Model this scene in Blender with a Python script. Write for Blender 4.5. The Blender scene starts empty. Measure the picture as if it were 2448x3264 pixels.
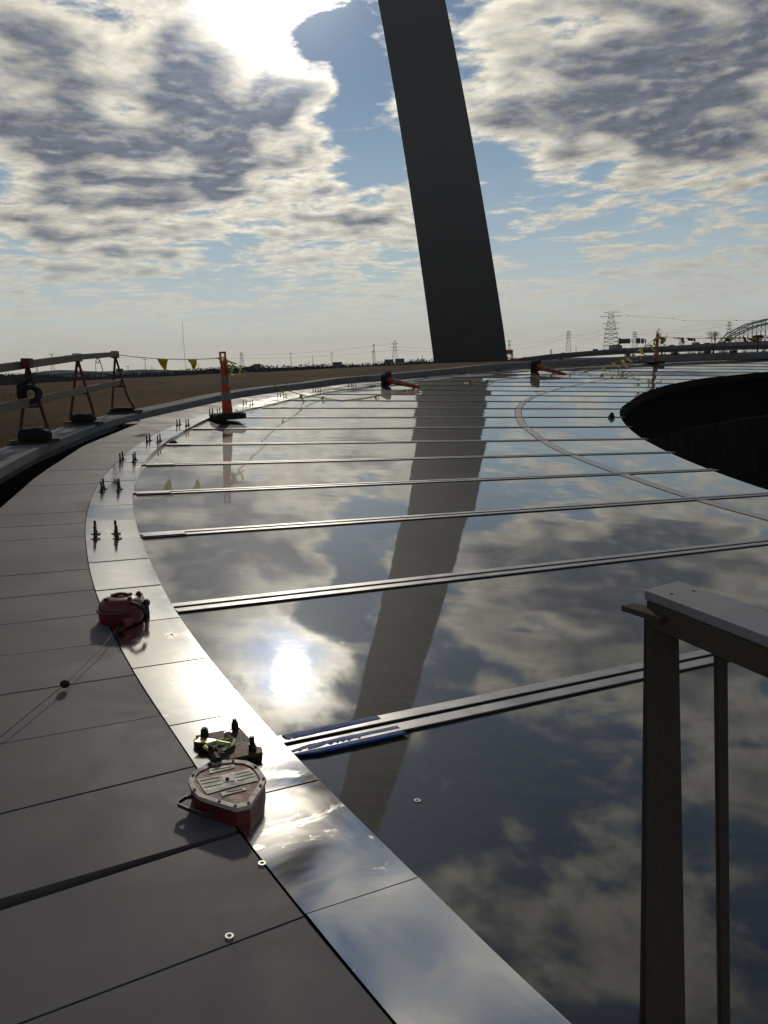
import bpy, bmesh, math, random
import numpy as np
from mathutils import Vector, Matrix

random.seed(7)
RNG = np.random.default_rng(11)
scene = bpy.context.scene
col = scene.collection

# ------------------------------------------------------------------ camera
PITCH, ROLL, FPX = 9.7, 2.0, 2735.0          # degrees down, degrees of roll, focal length in pixels of the 2448 px wide photo
EYE = np.array([0.0, 0.0, 1.55])
_p, _r = math.radians(PITCH), math.radians(ROLL)
C_FWD = np.array([0, math.cos(_p), -math.sin(_p)])
_up0 = np.array([0, math.sin(_p), math.cos(_p)])
_rt0 = np.array([1.0, 0, 0])
C_RT = _rt0 * math.cos(_r) - _up0 * math.sin(_r)
C_UP = _up0 * math.cos(_r) + _rt0 * math.sin(_r)
cam_data = bpy.data.cameras.new('camera')
cam = bpy.data.objects.new('camera', cam_data)
col.objects.link(cam)
cam.matrix_world = Matrix(((C_RT[0], C_UP[0], -C_FWD[0], EYE[0]), (C_RT[1], C_UP[1], -C_FWD[1], EYE[1]),
                           (C_RT[2], C_UP[2], -C_FWD[2], EYE[2]), (0, 0, 0, 1)))
cam_data.sensor_fit = 'HORIZONTAL'
cam_data.sensor_width = 36.0
cam_data.lens = 36.0 * FPX / 2448.0
cam_data.clip_start = 0.05
cam_data.clip_end = 30000
scene.camera = cam

# ------------------------------------------------------------------ light
SUN_EL, SUN_AZ = math.radians(23.5), math.radians(-4.7)      # azimuth from +Y towards +X
SUN_DIR = Vector((math.sin(SUN_AZ) * math.cos(SUN_EL), math.cos(SUN_AZ) * math.cos(SUN_EL), math.sin(SUN_EL)))
sun_data = bpy.data.lights.new('sun', 'SUN')
sun_data.energy = 0.9
sun_data.angle = math.radians(2.2)
sun_data.color = (1.0, 0.9, 0.74)
sun = bpy.data.objects.new('sun', sun_data)
col.objects.link(sun)
sun.rotation_euler = (-SUN_DIR).to_track_quat('-Z', 'Y').to_euler()

SKY_STRENGTH = 0.1
world = bpy.data.worlds.new('World')
scene.world = world
world.use_nodes = True


class NT:
    """small helper that wires shader nodes"""
    def __init__(self, tree):
        self.t = tree
        self.n = tree.nodes
        self.l = tree.links

    def node(self, kind, **kw):
        nd = self.n.new(kind)
        for k, val in kw.items():
            setattr(nd, k, val)
        return nd

    def put(self, sock, val):
        if val is None:
            return
        if isinstance(val, bpy.types.NodeSocket):
            self.l.new(val, sock)
        else:
            if hasattr(sock.default_value, '__len__') and not hasattr(val, '__len__'):
                val = (val,) * len(sock.default_value)
            if hasattr(sock.default_value, '__len__') and len(sock.default_value) == 4 and len(val) == 3:
                val = (*val, 1)
            sock.default_value = val

    def math(self, op, a, b=None, c=None, clamp=False):
        nd = self.node('ShaderNodeMath', operation=op, use_clamp=clamp)
        for i, x in enumerate((a, b, c)):
            if x is not None:
                self.put(nd.inputs[i], x)
        return nd.outputs[0]

    def vmath(self, op, a, b=None, scale=None):
        nd = self.node('ShaderNodeVectorMath', operation=op)
        self.put(nd.inputs[0], a)
        if b is not None:
            self.put(nd.inputs[1], b)
        if scale is not None:
            self.put(nd.inputs['Scale'], scale)
        return nd.outputs['Value'] if op in ('DOT_PRODUCT', 'LENGTH', 'DISTANCE') else nd.outputs['Vector']

    def noise(self, vec, scale, detail=4, rough=0.5, dist=0.0, lac=2.0, dim='3D'):
        nd = self.node('ShaderNodeTexNoise', noise_dimensions=dim)
        if vec is not None:
            self.put(nd.inputs['Vector'], vec)
        self.put(nd.inputs['Scale'], scale)
        self.put(nd.inputs['Detail'], detail)
        self.put(nd.inputs['Roughness'], rough)
        self.put(nd.inputs['Distortion'], dist)
        self.put(nd.inputs['Lacunarity'], lac)
        return nd.outputs['Fac']

    def rng(self, val, a, b, c=0.0, d=1.0, kind='LINEAR', clamp=True):
        nd = self.node('ShaderNodeMapRange', interpolation_type=kind, clamp=clamp)
        for i, x in enumerate((val, a, b, c, d)):
            self.put(nd.inputs[i], x)
        return nd.outputs[0]

    def mix(self, f, a, b, blend='MIX'):
        nd = self.node('ShaderNodeMix', data_type='RGBA', blend_type=blend)
        self.put(nd.inputs[0], f)
        self.put(nd.inputs[6], a)
        self.put(nd.inputs[7], b)
        return nd.outputs[2]


def ray(x, y):
    d = C_RT * (x - 1224) / FPX + C_UP * (1632 - y) / FPX + C_FWD
    return d / np.linalg.norm(d)


def build_sky():
    w = NT(world.node_tree)
    w.n.clear()
    out = w.node('ShaderNodeOutputWorld')
    bg = w.node('ShaderNodeBackground')
    w.l.new(bg.outputs[0], out.inputs[0])
    bg.inputs[1].default_value = SKY_STRENGTH
    sky = w.node('ShaderNodeTexSky', sky_type='NISHITA', sun_disc=False)
    sky.sun_elevation = SUN_EL
    sky.sun_rotation = SUN_AZ
    sky.altitude = 150
    sky.air_density = 1.0
    sky.dust_density = 0.05
    sky.ozone_density = 1.5
    d = w.node('ShaderNodeTexCoord').outputs['Generated']
    sep = w.node('ShaderNodeSeparateXYZ')
    w.l.new(d, sep.inputs[0])
    zc = w.math('ADD', w.math('MAXIMUM', sep.outputs[2], 0.0), 0.105)
    px = w.math('DIVIDE', sep.outputs[0], zc)
    py = w.math('DIVIDE', sep.outputs[1], zc)
    cmb = w.node('ShaderNodeCombineXYZ')
    w.l.new(px, cmb.inputs[0]); w.l.new(py, cmb.inputs[1])
    P = w.vmath('ADD', cmb.outputs[0], (3.7, 1.9, 0.0))
    # slow swirl of the cloud field
    wn = w.node('ShaderNodeTexNoise'); w.put(wn.inputs['Vector'], P); w.put(wn.inputs['Scale'], 1.4); w.put(wn.inputs['Detail'], 2)
    warp = w.vmath('SCALE', w.vmath('SUBTRACT', wn.outputs['Color'], (0.5, 0.5, 0.5)), scale=0.22)
    Q = w.vmath('ADD', P, warp)
    sz = SUN_DIR.z + 0.105
    SP = (SUN_DIR.x / sz + 3.7, SUN_DIR.y / sz + 1.9, 0.0)
    sw = w.vmath('SCALE', w.vmath('NORMALIZE', w.vmath('SUBTRACT', SP, P)), scale=0.045)
    n1 = w.noise(Q, 1.7, 3, 0.55)
    n2 = w.noise(Q, 4.9, 10, 0.585)
    n2s = w.noise(w.vmath('ADD', Q, sw), 4.9, 7, 0.585)
    n3 = w.noise(Q, 15.0, 6, 0.60)
    dens = w.math('ADD', w.math('MULTIPLY', n1, 0.42), w.math('MULTIPLY', n2, 0.60))
    dens = w.math('ADD', dens, w.math('MULTIPLY', w.math('SUBTRACT', n3, 0.5), 0.10))
    # banks and gaps of this particular sky, each a soft swelling or thinning of the layer
    blobs = [(120, 300, 6.0, 0.10), (60, 60, 5.0, -.02), (300, 660, 6.5, 0.09), (600, 500, 5.0, 0.09), (780, 400, 4.5, 0.07), (950, 290, 3.2, 0.08), (900, 610, 6.0, 0.04), (560, 240, 4.0, 0.05),
             (1110, 150, 3.5, -0.08), (1190, 250, 3.0, -.09), (1160, 440, 3.6, -0.10), (1210, 540, 3.0, -0.06), (700, 110, 2.4, -0.04), (940, 170, 2.2, -.05), (930, -120, 4.5, 0.035),
             (1750, 300, 6.0, 0.06), (2280, 250, 8.0, 0.09), (1900, 430, 7.0, 0.09), (1600, 120, 5.0, 0.02), (2400, 60, 6.0, 0.03), (2200, 420, 5.0, .05),
             (1750, 640, 6.0, -0.11), (2050, 560, 5.0, -0.07), (2300, 640, 5.0, -0.05), (1500, 640, 4.0, -0.08), (300, 830, 5.5, -0.04), (820, 900, 5.5, -.06), (760, 710, 3.5, -.03), (900, 810, 3.0, .04), (1200, 690, 3, .04),
             (1300, -500, 9.0, -0.08), (650, -250, 9.0, 0.04), (1900, -300, 10.0, -0.05)]
    for (bx, by, rad, wt) in blobs:
        wt = wt * 1.2 if wt > 0 else wt
        v = ray(bx, by)
        dt = w.vmath('DOT_PRODUCT', d, tuple(v))
        dens = w.math('ADD', dens, w.rng(dt, math.cos(math.radians(rad)), 1.0, 0.0, wt, 'SMOOTHSTEP'))
    # overhead the layer breaks up into wisps
    dens = w.math('SUBTRACT', dens, w.rng(sep.outputs[2], 0.46, 0.76, 0.0, 0.08, 'SMOOTHSTEP'))
    alpha = w.rng(dens, 0.428, 0.545, 0, 1, 'SMOOTHSTEP')
    thick = w.rng(dens, 0.515, 0.685, 0, 1, 'SMOOTHSTEP')
    # edges that face the sun catch it, the far flanks of each heap fall into shade
    rim_ = w.math('MULTIPLY', w.math('SUBTRACT', n2, n2s), 2.4)
    thick = w.math('SUBTRACT', thick, rim_, clamp=True)
    # the layer thins out to streaks above the horizon
    low = w.rng(sep.outputs[2], 0.03, 0.17, 0.0, 1.0, 'SMOOTHSTEP')
    alpha = w.math('MULTIPLY', alpha, w.rng(low, 0, 1, 0.45, 0.97))
    thick = w.math('MULTIPLY', thick, w.rng(low, 0, 1, 0.15, 1.0))
    cs = w.math('MAXIMUM', w.vmath('DOT_PRODUCT', d, tuple(SUN_DIR)), 0.0)
    g1 = w.math('POWER', cs, 5.0)
    g2 = w.math('POWER', cs, 60.0)
    g3 = w.math('POWER', cs, 500.0)
    thin_b = w.math('ADD', w.math('ADD', 3.0, w.math('MULTIPLY', g1, 5.8)), w.math('ADD', w.math('MULTIPLY', g2, 3.5), w.math('MULTIPLY', g3, 75.0)))
    thick_b = w.math('ADD', w.math('ADD', 1.05, w.math('MULTIPLY', g1, 1.0)), w.math('ADD', w.math('MULTIPLY', g2, 0.8), w.math('MULTIPLY', g3, 42.0)))
    tex = w.math('ADD', 1.0, w.math('MULTIPLY', w.math('MULTIPLY', w.math('SUBTRACT', n3, 0.5), 1.25), w.rng(low, 0, 1, 0.35, 1.0)))
    thin_c = w.vmath('SCALE', (1.0, 0.935, 0.78), scale=w.math('MULTIPLY', thin_b, tex))
    thick_c = w.vmath('SCALE', (0.84, 0.93, 1.14), scale=w.math('MULTIPLY', thick_b, tex))
    cl = w.mix(thick, thin_c, thick_c)
    # pale haze band at the horizon
    skyc = w.vmath('MULTIPLY', sky.outputs[0], (0.50, 0.51, 0.52))
    hz = w.rng(sep.outputs[2], 0.0, 0.30, 1.0, 0.0, 'SMOOTHSTEP')
    skyc = w.mix(w.math('MULTIPLY', hz, 0.8), skyc, w.mix(w.rng(sep.outputs[2], 0.02, 0.14), (6.6, 6.5, 6.1), (4.4, 5.3, 5.7)))
    glow = w.vmath('SCALE', (1.0, 0.95, 0.86), scale=w.math('ADD', w.math('MULTIPLY', g2, 0.2), w.math('MULTIPLY', g3, 4.0)))
    skyc = w.vmath('ADD', skyc, glow)
    fin = w.mix(alpha, skyc, cl)
    w.l.new(fin, bg.inputs[0])


build_sky()
vs = scene.view_settings
vs.view_transform = 'Standard'
vs.look = 'None'
vs.exposure = 0.0
vs.gamma = 1.0
vs.use_curve_mapping = False
scene.cycles.use_denoising = True
scene.cycles.max_bounces = 8
scene.cycles.volume_bounces = 0

# ------------------------------------------------------------------ helpers


class MB:
    """collects faces; build() links them as one mesh object"""
    def __init__(self):
        self.v, self.f = [], []

    def add(self, verts, faces):
        o = len(self.v)
        self.v += [tuple(float(q) for q in p) for p in verts]
        self.f += [tuple(i + o for i in f) for f in faces]
        return self

    def prism(self, poly, dz):
        """poly: list of 3-D points (top outline, counter-clockwise from above); extruded down by dz (number or vector)"""
        d = np.array((0, 0, -dz)) if np.isscalar(dz) else np.array(dz)
        n = len(poly)
        top = [np.array(p) for p in poly]
        bot = [p + d for p in top]
        fs = [tuple(range(n)), tuple(range(2 * n - 1, n - 1, -1))]
        for i in range(n):
            j = (i + 1) % n
            fs.append((i, i + n, j + n, j))
        return self.add(top + bot, fs)

    def box(self, c, sx, sy, sz, ax=None, ay=None, az=None):
        c = np.array(c, float)
        ax = np.array((1, 0, 0) if ax is None else ax, float)
        ay = np.array((0, 1, 0) if ay is None else ay, float)
        az = np.array((0, 0, 1) if az is None else az, float)
        vs_ = []
        for k in (-1, 1):
            for (i, j) in ((-1, -1), (1, -1), (1, 1), (-1, 1)):
                vs_.append(c + ax * i * sx / 2 + ay * j * sy / 2 + az * k * sz / 2)
        return self.add(vs_, [(0, 3, 2, 1), (4, 5, 6, 7), (0, 1, 5, 4), (1, 2, 6, 5), (2, 3, 7, 6), (3, 0, 4, 7)])

    def beam(self, a, b, w, h, up=(0, 0, 1)):
        """box from a to b, w wide, h along 'up'"""
        a, b = np.array(a, float), np.array(b, float)
        d = b - a
        ln = np.linalg.norm(d)
        d /= ln
        up = np.array(up, float)
        s = np.cross(d, up)
        s /= np.linalg.norm(s)
        t = np.cross(s, d)
        return self.box((a + b) / 2, ln, w, h, d, s, t)

    def tube(self, pts, rad, seg=8, cap=True):
        pts = [np.array(p, float) for p in pts]
        n = len(pts)
        rads = [rad] * n if np.isscalar(rad) else list(rad)
        vs_, fs = [], []
        ref = np.array((0.13, 0.27, 0.95))
        prev = None
        for i, p in enumerate(pts):
            d = pts[min(i + 1, n - 1)] - pts[max(i - 1, 0)]
            d = d / (np.linalg.norm(d) + 1e-12)
            s = np.cross(d, ref if prev is None else prev)
            if np.linalg.norm(s) < 1e-4:
                s = np.cross(d, np.array((1, 0.1, 0)))
            s /= np.linalg.norm(s)
            t = np.cross(s, d)
            prev = t
            for k in range(seg):
                a = 2 * math.pi * k / seg
                vs_.append(p + (s * math.cos(a) + t * math.sin(a)) * rads[i])
        for i in range(n - 1):
            for k in range(seg):
                k2 = (k + 1) % seg
                fs.append((i * seg + k, i * seg + k2, (i + 1) * seg + k2, (i + 1) * seg + k))
        if cap:
            fs.append(tuple(range(seg - 1, -1, -1)))
            fs.append(tuple((n - 1) * seg + k for k in range(seg)))
        return self.add(vs_, fs)

    def build(self, name, mat, parent=None, smooth=False, bevel=0.0, bseg=2):
        me = bpy.data.meshes.new(name)
        me.from_pydata(self.v, [], self.f)
        me.update()
        bm = bmesh.new()
        bm.from_mesh(me)
        if bevel:
            bmesh.ops.remove_doubles(bm, verts=bm.verts, dist=1e-5)
            ed = [e for e in bm.edges if len(e.link_faces) == 2 and e.calc_face_angle(0) > 0.5]
            bmesh.ops.bevel(bm, geom=ed, offset=bevel, segments=bseg, affect='EDGES', profile=0.6)
        bmesh.ops.recalc_face_normals(bm, faces=bm.faces)
        bm.to_mesh(me)
        bm.free()
        if mat is not None:
            me.materials.append(mat)
        if smooth:
            for p in me.polygons:
                p.use_smooth = True
            try:
                me.set_sharp_from_angle(angle=math.radians(38))
            except Exception:
                pass
        o = bpy.data.objects.new(name, me)
        col.objects.link(o)
        if parent is not None:
            o.parent = parent
            o.matrix_parent_inverse = parent.matrix_world.inverted()
        return o


def tag(o, label=None, cat=None, group=None, kind=None):
    if label: o['label'] = label
    if cat: o['category'] = cat
    if group: o['group'] = group
    if kind: o['kind'] = kind
    return o


def empty(name, loc, label=None, cat=None, group=None, kind=None):
    o = bpy.data.objects.new(name, None)
    col.objects.link(o)
    o.location = tuple(float(q) for q in loc)
    o.empty_display_size = 0.1
    o.matrix_world = Matrix.Translation(o.location)
    return tag(o, label, cat, group, kind)


def copy_tree(o, parent=None, delta=(0, 0, 0)):
    c = o.copy()
    col.objects.link(c)
    c.parent = parent
    if parent is not None:
        c.matrix_parent_inverse = o.matrix_parent_inverse.copy()
    for ch in list(o.children):
        copy_tree(ch, c)
    return c


MATS = {}


def material(name, base, rough=0.6, metal=0.0, spec=0.5, noise_amt=0.15, noise_scale=8.0, bump=0.0, bump_scale=60.0, base2=None, mix_lo=0.45, mix_hi=0.6,
             rough_var=0.08, coord='Object', coat=0.0, aniso=None, detail=6):
    m = bpy.data.materials.new(name)
    m.use_nodes = True
    w = NT(m.node_tree)
    b = m.node_tree.nodes['Principled BSDF']
    tc = w.node('ShaderNodeTexCoord').outputs[coord]
    if aniso is not None:
        mp = w.node('ShaderNodeMapping')
        w.put(mp.inputs[0], tc)
        mp.inputs['Scale'].default_value = aniso
        tc = mp.outputs[0]
    n = w.noise(tc, noise_scale, detail, 0.6)
    f = w.rng(n, 0.3, 0.7, 1 - noise_amt, 1 + noise_amt, clamp=False)
    c = base
    if base2 is not None:
        n2 = w.noise(tc, noise_scale * 0.45, detail, 0.65, 0.3)
        c = w.mix(w.rng(n2, mix_lo, mix_hi), base, base2)
    cc = w.vmath('SCALE', c if not isinstance(c, tuple) else c[:3], scale=f)
    w.l.new(cc, b.inputs['Base Color'])
    w.put(b.inputs['Roughness'], w.rng(n, 0.3, 0.7, max(0.02, rough - rough_var), min(1, rough + rough_var)))
    b.inputs['Metallic'].default_value = metal
    b.inputs['Specular IOR Level'].default_value = spec
    if coat:
        b.inputs['Coat Weight'].default_value = coat
    if bump:
        nb = w.noise(tc, bump_scale, 5, 0.6)
        bn = w.node('ShaderNodeBump')
        bn.inputs['Strength'].default_value = bump
        bn.inputs['Distance'].default_value = 0.01
        w.l.new(nb, bn.inputs['Height'])
        w.l.new(bn.outputs[0], b.inputs['Normal'])
    MATS[name] = m
    return m


M = {}
M['deck'] = None
M['kerb'] = material('kerb_concrete', (0.16, 0.17, 0.182), 0.85, 0, 0.3, 0.14, 3.5, 0.3, 120, base2=(0.125, 0.13, 0.138))
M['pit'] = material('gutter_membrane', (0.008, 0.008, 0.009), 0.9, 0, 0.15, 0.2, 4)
M['gasket'] = material('black_gasket', (0.012, 0.012, 0.014), 0.55, 0, 0.4, 0.15, 12)
M['alu'] = material('mullion_aluminium', (0.30, 0.30, 0.31), 0.42, 0.6, 0.5, 0.14, 9.0, 0.05, 80, rough_var=0.1, base2=(0.24, 0.24, 0.255), aniso=(1, 1, 1))
M['steel_dark'] = material('dark_oxidised_steel', (0.035, 0.028, 0.024), 0.5, 0.7, 0.5, 0.3, 40, 0.3, 150)
M['stud'] = material('stud_steel', (0.05, 0.045, 0.042), 0.42, 0.8, 0.5, 0.3, 60)
M['rust'] = material('rusty_plate_steel', (0.085, 0.055, 0.038), 0.55, 0.55, 0.5, 0.35, 22, 0.4, 120, base2=(0.03, 0.024, 0.02))
M['brass'] = material('zinc_yellow_shackle', (0.62, 0.6, 0.34), 0.28, 0.9, 0.5, 0.15, 30)
M['chrome'] = material('bright_steel', (0.6, 0.6, 0.58), 0.25, 1.0, 0.5, 0.1, 40)
M['red'] = material('block_red_paint', (0.13, 0.014, 0.010), 0.42, 0, 0.5, 0.25, 16, 0.15, 90, base2=(0.07, 0.012, 0.01), mix_lo=0.52, mix_hi=0.7)
M['red_face'] = material('worn_red_face', (0.20, 0.035, 0.030), 0.55, 0, 0.4, 0.25, 22, 0.2, 90, base2=(0.030, 0.017, 0.015), mix_lo=0.50, mix_hi=0.60)
M['rim'] = material('worn_white_rim', (0.46, 0.39, 0.37), 0.5, 0, 0.4, 0.25, 26, 0.15, 90, base2=(0.04, 0.03, 0.03), mix_lo=0.53, mix_hi=0.62)
M['plate'] = material('scuffed_label_plate', (0.24, 0.25, 0.22), 0.5, 0.1, 0.4, 0.22, 30, 0.1, 90, base2=(0.05, 0.04, 0.035), mix_lo=0.50, mix_hi=0.62)
M['plate_white'] = material('pale_label_sticker', (0.36, 0.36, 0.33), 0.5, 0.0, 0.4, 0.2, 40)
M['handle'] = material('handle_steel', (0.10, 0.10, 0.10), 0.35, 0.8, 0.5, 0.2, 30)
M['cone'] = material('delineator_orange', (0.46, 0.040, 0.010), 0.5, 0, 0.45, 0.18, 6, 0.05, 60, base2=(0.30, 0.026, 0.008), mix_lo=0.5, mix_hi=0.75)
M['band'] = material('delineator_band', (0.16, 0.15, 0.155), 0.5, 0, 0.5, 0.15, 10)
M['rubber'] = material('black_rubber', (0.012, 0.012, 0.013), 0.75, 0, 0.35, 0.25, 9, 0.3, 70)
M['pennant'] = material('yellow_pennant_vinyl', (0.62, 0.46, 0.03), 0.5, 0, 0.4, 0.2, 9)
M['rope'] = material('pennant_rope', (0.40, 0.36, 0.2), 0.7, 0, 0.3, 0.2, 40)
M['wire'] = material('galvanised_wire', (0.05, 0.045, 0.042), 0.6, 0.5, 0.5, 0.1, 80)
M['wood'] = material('weathered_plank', (0.20, 0.18, 0.145), 0.75, 0, 0.3, 0.22, 5, 0.25, 60, base2=(0.155, 0.135, 0.10), aniso=(6, 6, 40), coord='Object')
M['wood_dark'] = material('lumber_stud', (0.076, 0.063, 0.050), 0.8, 0, 0.2, 0.10, 6, 0.3, 70, base2=(0.068, 0.056, 0.043), aniso=(30, 30, 2))
M['wood_top'] = material('painted_rail_plank', (0.24, 0.235, 0.26), 0.6, 0, 0.4, 0.14, 5, 0.12, 110, base2=(0.21, 0.205, 0.22))
M['horse_red'] = material('rusty_red_frame', (0.12, 0.022, 0.016), 0.6, 0.2, 0.4, 0.3, 18, base2=(0.05, 0.018, 0.013))
M['sandbag'] = material('black_sandbag', (0.009, 0.009, 0.010), 0.75, 0, 0.2, 0.3, 14, 0.5, 30)
M['lawn'] = material('dormant_turf', (0.098, 0.044, 0.010), 0.95, 0, 0.03, 0.25, 0.6, 0.6, 9, base2=(0.045, 0.025, 0.009), mix_lo=0.42, mix_hi=0.62, detail=9)
M['ground'] = material('river_plain', (0.045, 0.036, 0.024), 0.95, 0, 0.1, 0.25, 0.02, base2=(0.05, 0.045, 0.035))
M['river'] = material('river_water', (0.10, 0.10, 0.09), 0.22, 0, 0.8, 0.1, 0.01)
M['hill'] = material('wooded_hill', (0.05, 0.05, 0.04), 0.95, 0, 0.1, 0.2, 0.01)
M['woods'] = material('bare_woods', (0.012, 0.011, 0.011), 0.95, 0, 0.05, 0.3, 0.08)
M['bark'] = material('bare_bark', (0.05, 0.042, 0.036), 0.9, 0, 0.15, 0.25, 6)
M['girder'] = material('bridge_concrete', (0.06, 0.064, 0.07), 0.85, 0, 0.3, 0.12, 0.2)
M['truss'] = material('truss_hazy_grey', (0.30, 0.34, 0.32), 0.6, 0.1, 0.4, 0.1, 0.3)  # pale grey-green has the sunlit haze mixed into the colour
M['pylon'] = material('pylon_lattice', (0.18, 0.18, 0.18), 0.55, 0.5, 0.4, 0.1, 0.3)
M['sign_dark'] = material('billboard_back', (0.06, 0.065, 0.07), 0.7, 0, 0.3, 0.15, 0.4)
M['sign_green'] = material('highway_sign_green', (0.02, 0.075, 0.06), 0.5, 0, 0.4, 0.1, 0.5)
M['sign_red'] = material('red_billboard', (0.32, 0.05, 0.05), 0.5, 0, 0.4, 0.1, 0.5)
M['vehicle'] = material('far_vehicle_paint', (0.05, 0.05, 0.055), 0.4, 0.2, 0.5, 0.1, 0.6)
M['vehicle_glass'] = material('far_vehicle_glass', (0.015, 0.017, 0.02), 0.15, 0, 0.5, 0.05, 0.6)
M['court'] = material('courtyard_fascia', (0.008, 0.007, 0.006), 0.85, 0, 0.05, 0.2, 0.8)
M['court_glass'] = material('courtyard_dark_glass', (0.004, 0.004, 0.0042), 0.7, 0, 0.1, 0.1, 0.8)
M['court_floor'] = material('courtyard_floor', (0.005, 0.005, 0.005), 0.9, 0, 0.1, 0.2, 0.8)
M['white_tag'] = material('pale_strap', (0.45, 0.42, 0.38), 0.7, 0, 0.3, 0.1, 30)


def mat_glass():
    m = bpy.data.materials.new('roof_glass')
    m.use_nodes = True
    w = NT(m.node_tree)
    b = m.node_tree.nodes['Principled BSDF']
    tc = w.node('ShaderNodeTexCoord').outputs['Object']
    dust = w.noise(tc, 0.8, 8, 0.66, 0.4)
    fine = w.noise(tc, 30.0, 6, 0.65)
    mp = w.node('ShaderNodeMapping')
    w.put(mp.inputs[0], tc)
    mp.inputs['Rotation'].default_value = (0, 0, math.radians(-31))
    mp.inputs['Scale'].default_value = (0.7, 9.0, 1)
    streak = w.noise(mp.outputs[0], 2.2, 5, 0.6, 0.2)
    dd = w.math('ADD', w.math('MULTIPLY', dust, 0.5), w.math('ADD', w.math('MULTIPLY', fine, 0.2), w.math('MULTIPLY', streak, 0.3)))
    film = w.rng(dd, 0.42, 0.62)
    spots = w.rng(w.noise(tc, 9.0, 9, 0.72), 0.69, 0.74)
    film2 = w.math('MAXIMUM', film, spots)
    w.l.new(w.mix(film2, (0.008, 0.010, 0.011), (0.050, 0.049, 0.043)), b.inputs['Base Color'])
    w.put(b.inputs['Roughness'], 0.6)
    b.inputs['Specular IOR Level'].default_value = 0.10
    w.put(b.inputs['Coat Weight'], w.rng(film2, 0, 1, 1.0, 0.82))
    b.inputs['Coat IOR'].default_value = 1.68
    b.inputs['Coat Tint'].default_value = (1, 1, 1, 1)
    w.put(b.inputs['Coat Roughness'], w.rng(film2, 0.0, 1.0, 0.018, 0.042))
    nb = w.noise(tc, 1.1, 2, 0.5)
    bn = w.node('ShaderNodeBump')
    bn.inputs['Strength'].default_value = 0.10
    bn.inputs['Distance'].default_value = 0.02
    w.l.new(nb, bn.inputs['Height'])
    oi = w.node('ShaderNodeObjectInfo').outputs['Random']
    jit = w.node('ShaderNodeCombineXYZ')           # no two panes are bedded quite alike
    w.put(jit.inputs[0], w.math('MULTIPLY', w.math('SUBTRACT', oi, 0.5), 0.014))
    w.put(jit.inputs[1], w.math('MULTIPLY', w.math('SUBTRACT', w.math('FRACT', w.math('MULTIPLY', oi, 17.3)), 0.5), 0.007))
    # coat normal tilted off the pane's real slope to steer the arch's reflection
    tilt = w.vmath('NORMALIZE', w.vmath('ADD', w.vmath('ADD', bn.outputs[0], (-0.045, 0.0, 0.0)), jit.outputs[0]))
    w.l.new(tilt, b.inputs['Coat Normal'])
    return m


def mat_flashing():
    m = bpy.data.materials.new('polished_flashing')
    m.use_nodes = True
    w = NT(m.node_tree)
    b = m.node_tree.nodes['Principled BSDF']
    tc = w.node('ShaderNodeTexCoord').outputs['Object']
    dirt = w.noise(tc, 5.0, 8, 0.7, 0.5)
    film = w.noise(tc, 1.6, 4, 0.6, 0.8)
    spots = w.rng(dirt, 0.63, 0.70)
    c = w.mix(w.rng(film, 0.4, 0.65), (0.74, 0.73, 0.715), (0.68, 0.66, 0.63))
    oi = w.node('ShaderNodeObjectInfo').outputs['Random']
    c = w.vmath('SCALE', c, scale=w.rng(oi, 0, 1, 0.86, 1.12))
    smear = w.rng(w.noise(tc, 2.6, 7, 0.7, 1.2), 0.60, 0.72)
    c = w.mix(w.math('MULTIPLY', smear, 0.35), c, (0.42, 0.38, 0.33))
    c = w.mix(w.math('MULTIPLY', spots, 0.85), c, (0.10, 0.08, 0.065))
    w.l.new(c, b.inputs['Base Color'])
    w.put(b.inputs['Metallic'], w.math('SUBTRACT', 1.0, w.math('MULTIPLY', spots, 0.9)))
    r = w.math('ADD', w.math('ADD', w.rng(film, 0.35, 0.68, 0.06, 0.20), w.math('MULTIPLY', smear, 0.15)), w.math('MULTIPLY', spots, 0.6))
    w.l.new(r, b.inputs['Roughness'])
    nb = w.noise(tc, 3.2, 3, 0.5, 1.0)
    bn = w.node('ShaderNodeBump')
    bn.inputs['Strength'].default_value = 0.03
    bn.inputs['Distance'].default_value = 0.02
    w.l.new(nb, bn.inputs['Height'])
    w.l.new(bn.outputs[0], b.inputs['Normal'])
    return m


def mat_steel_leg():
    m = bpy.data.materials.new('stainless_arch_skin')
    m.use_nodes = True
    w = NT(m.node_tree)
    b = m.node_tree.nodes['Principled BSDF']
    tc = w.node('ShaderNodeTexCoord').outputs['Object']
    n = w.noise(tc, 0.15, 4, 0.6)
    oi = w.node('ShaderNodeObjectInfo').outputs['Random']
    c = w.mix(w.rng(n, 0.35, 0.65), (0.080, 0.080, 0.086), (0.086, 0.086, 0.092))
    w.l.new(w.vmath('SCALE', c, scale=w.rng(oi, 0, 1, 0.96, 1.04)), b.inputs['Base Color'])
    b.inputs['Metallic'].default_value = 1.0
    w.put(b.inputs['Roughness'], w.rng(n, 0.3, 0.7, 0.30, 0.34))
    return m


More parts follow.
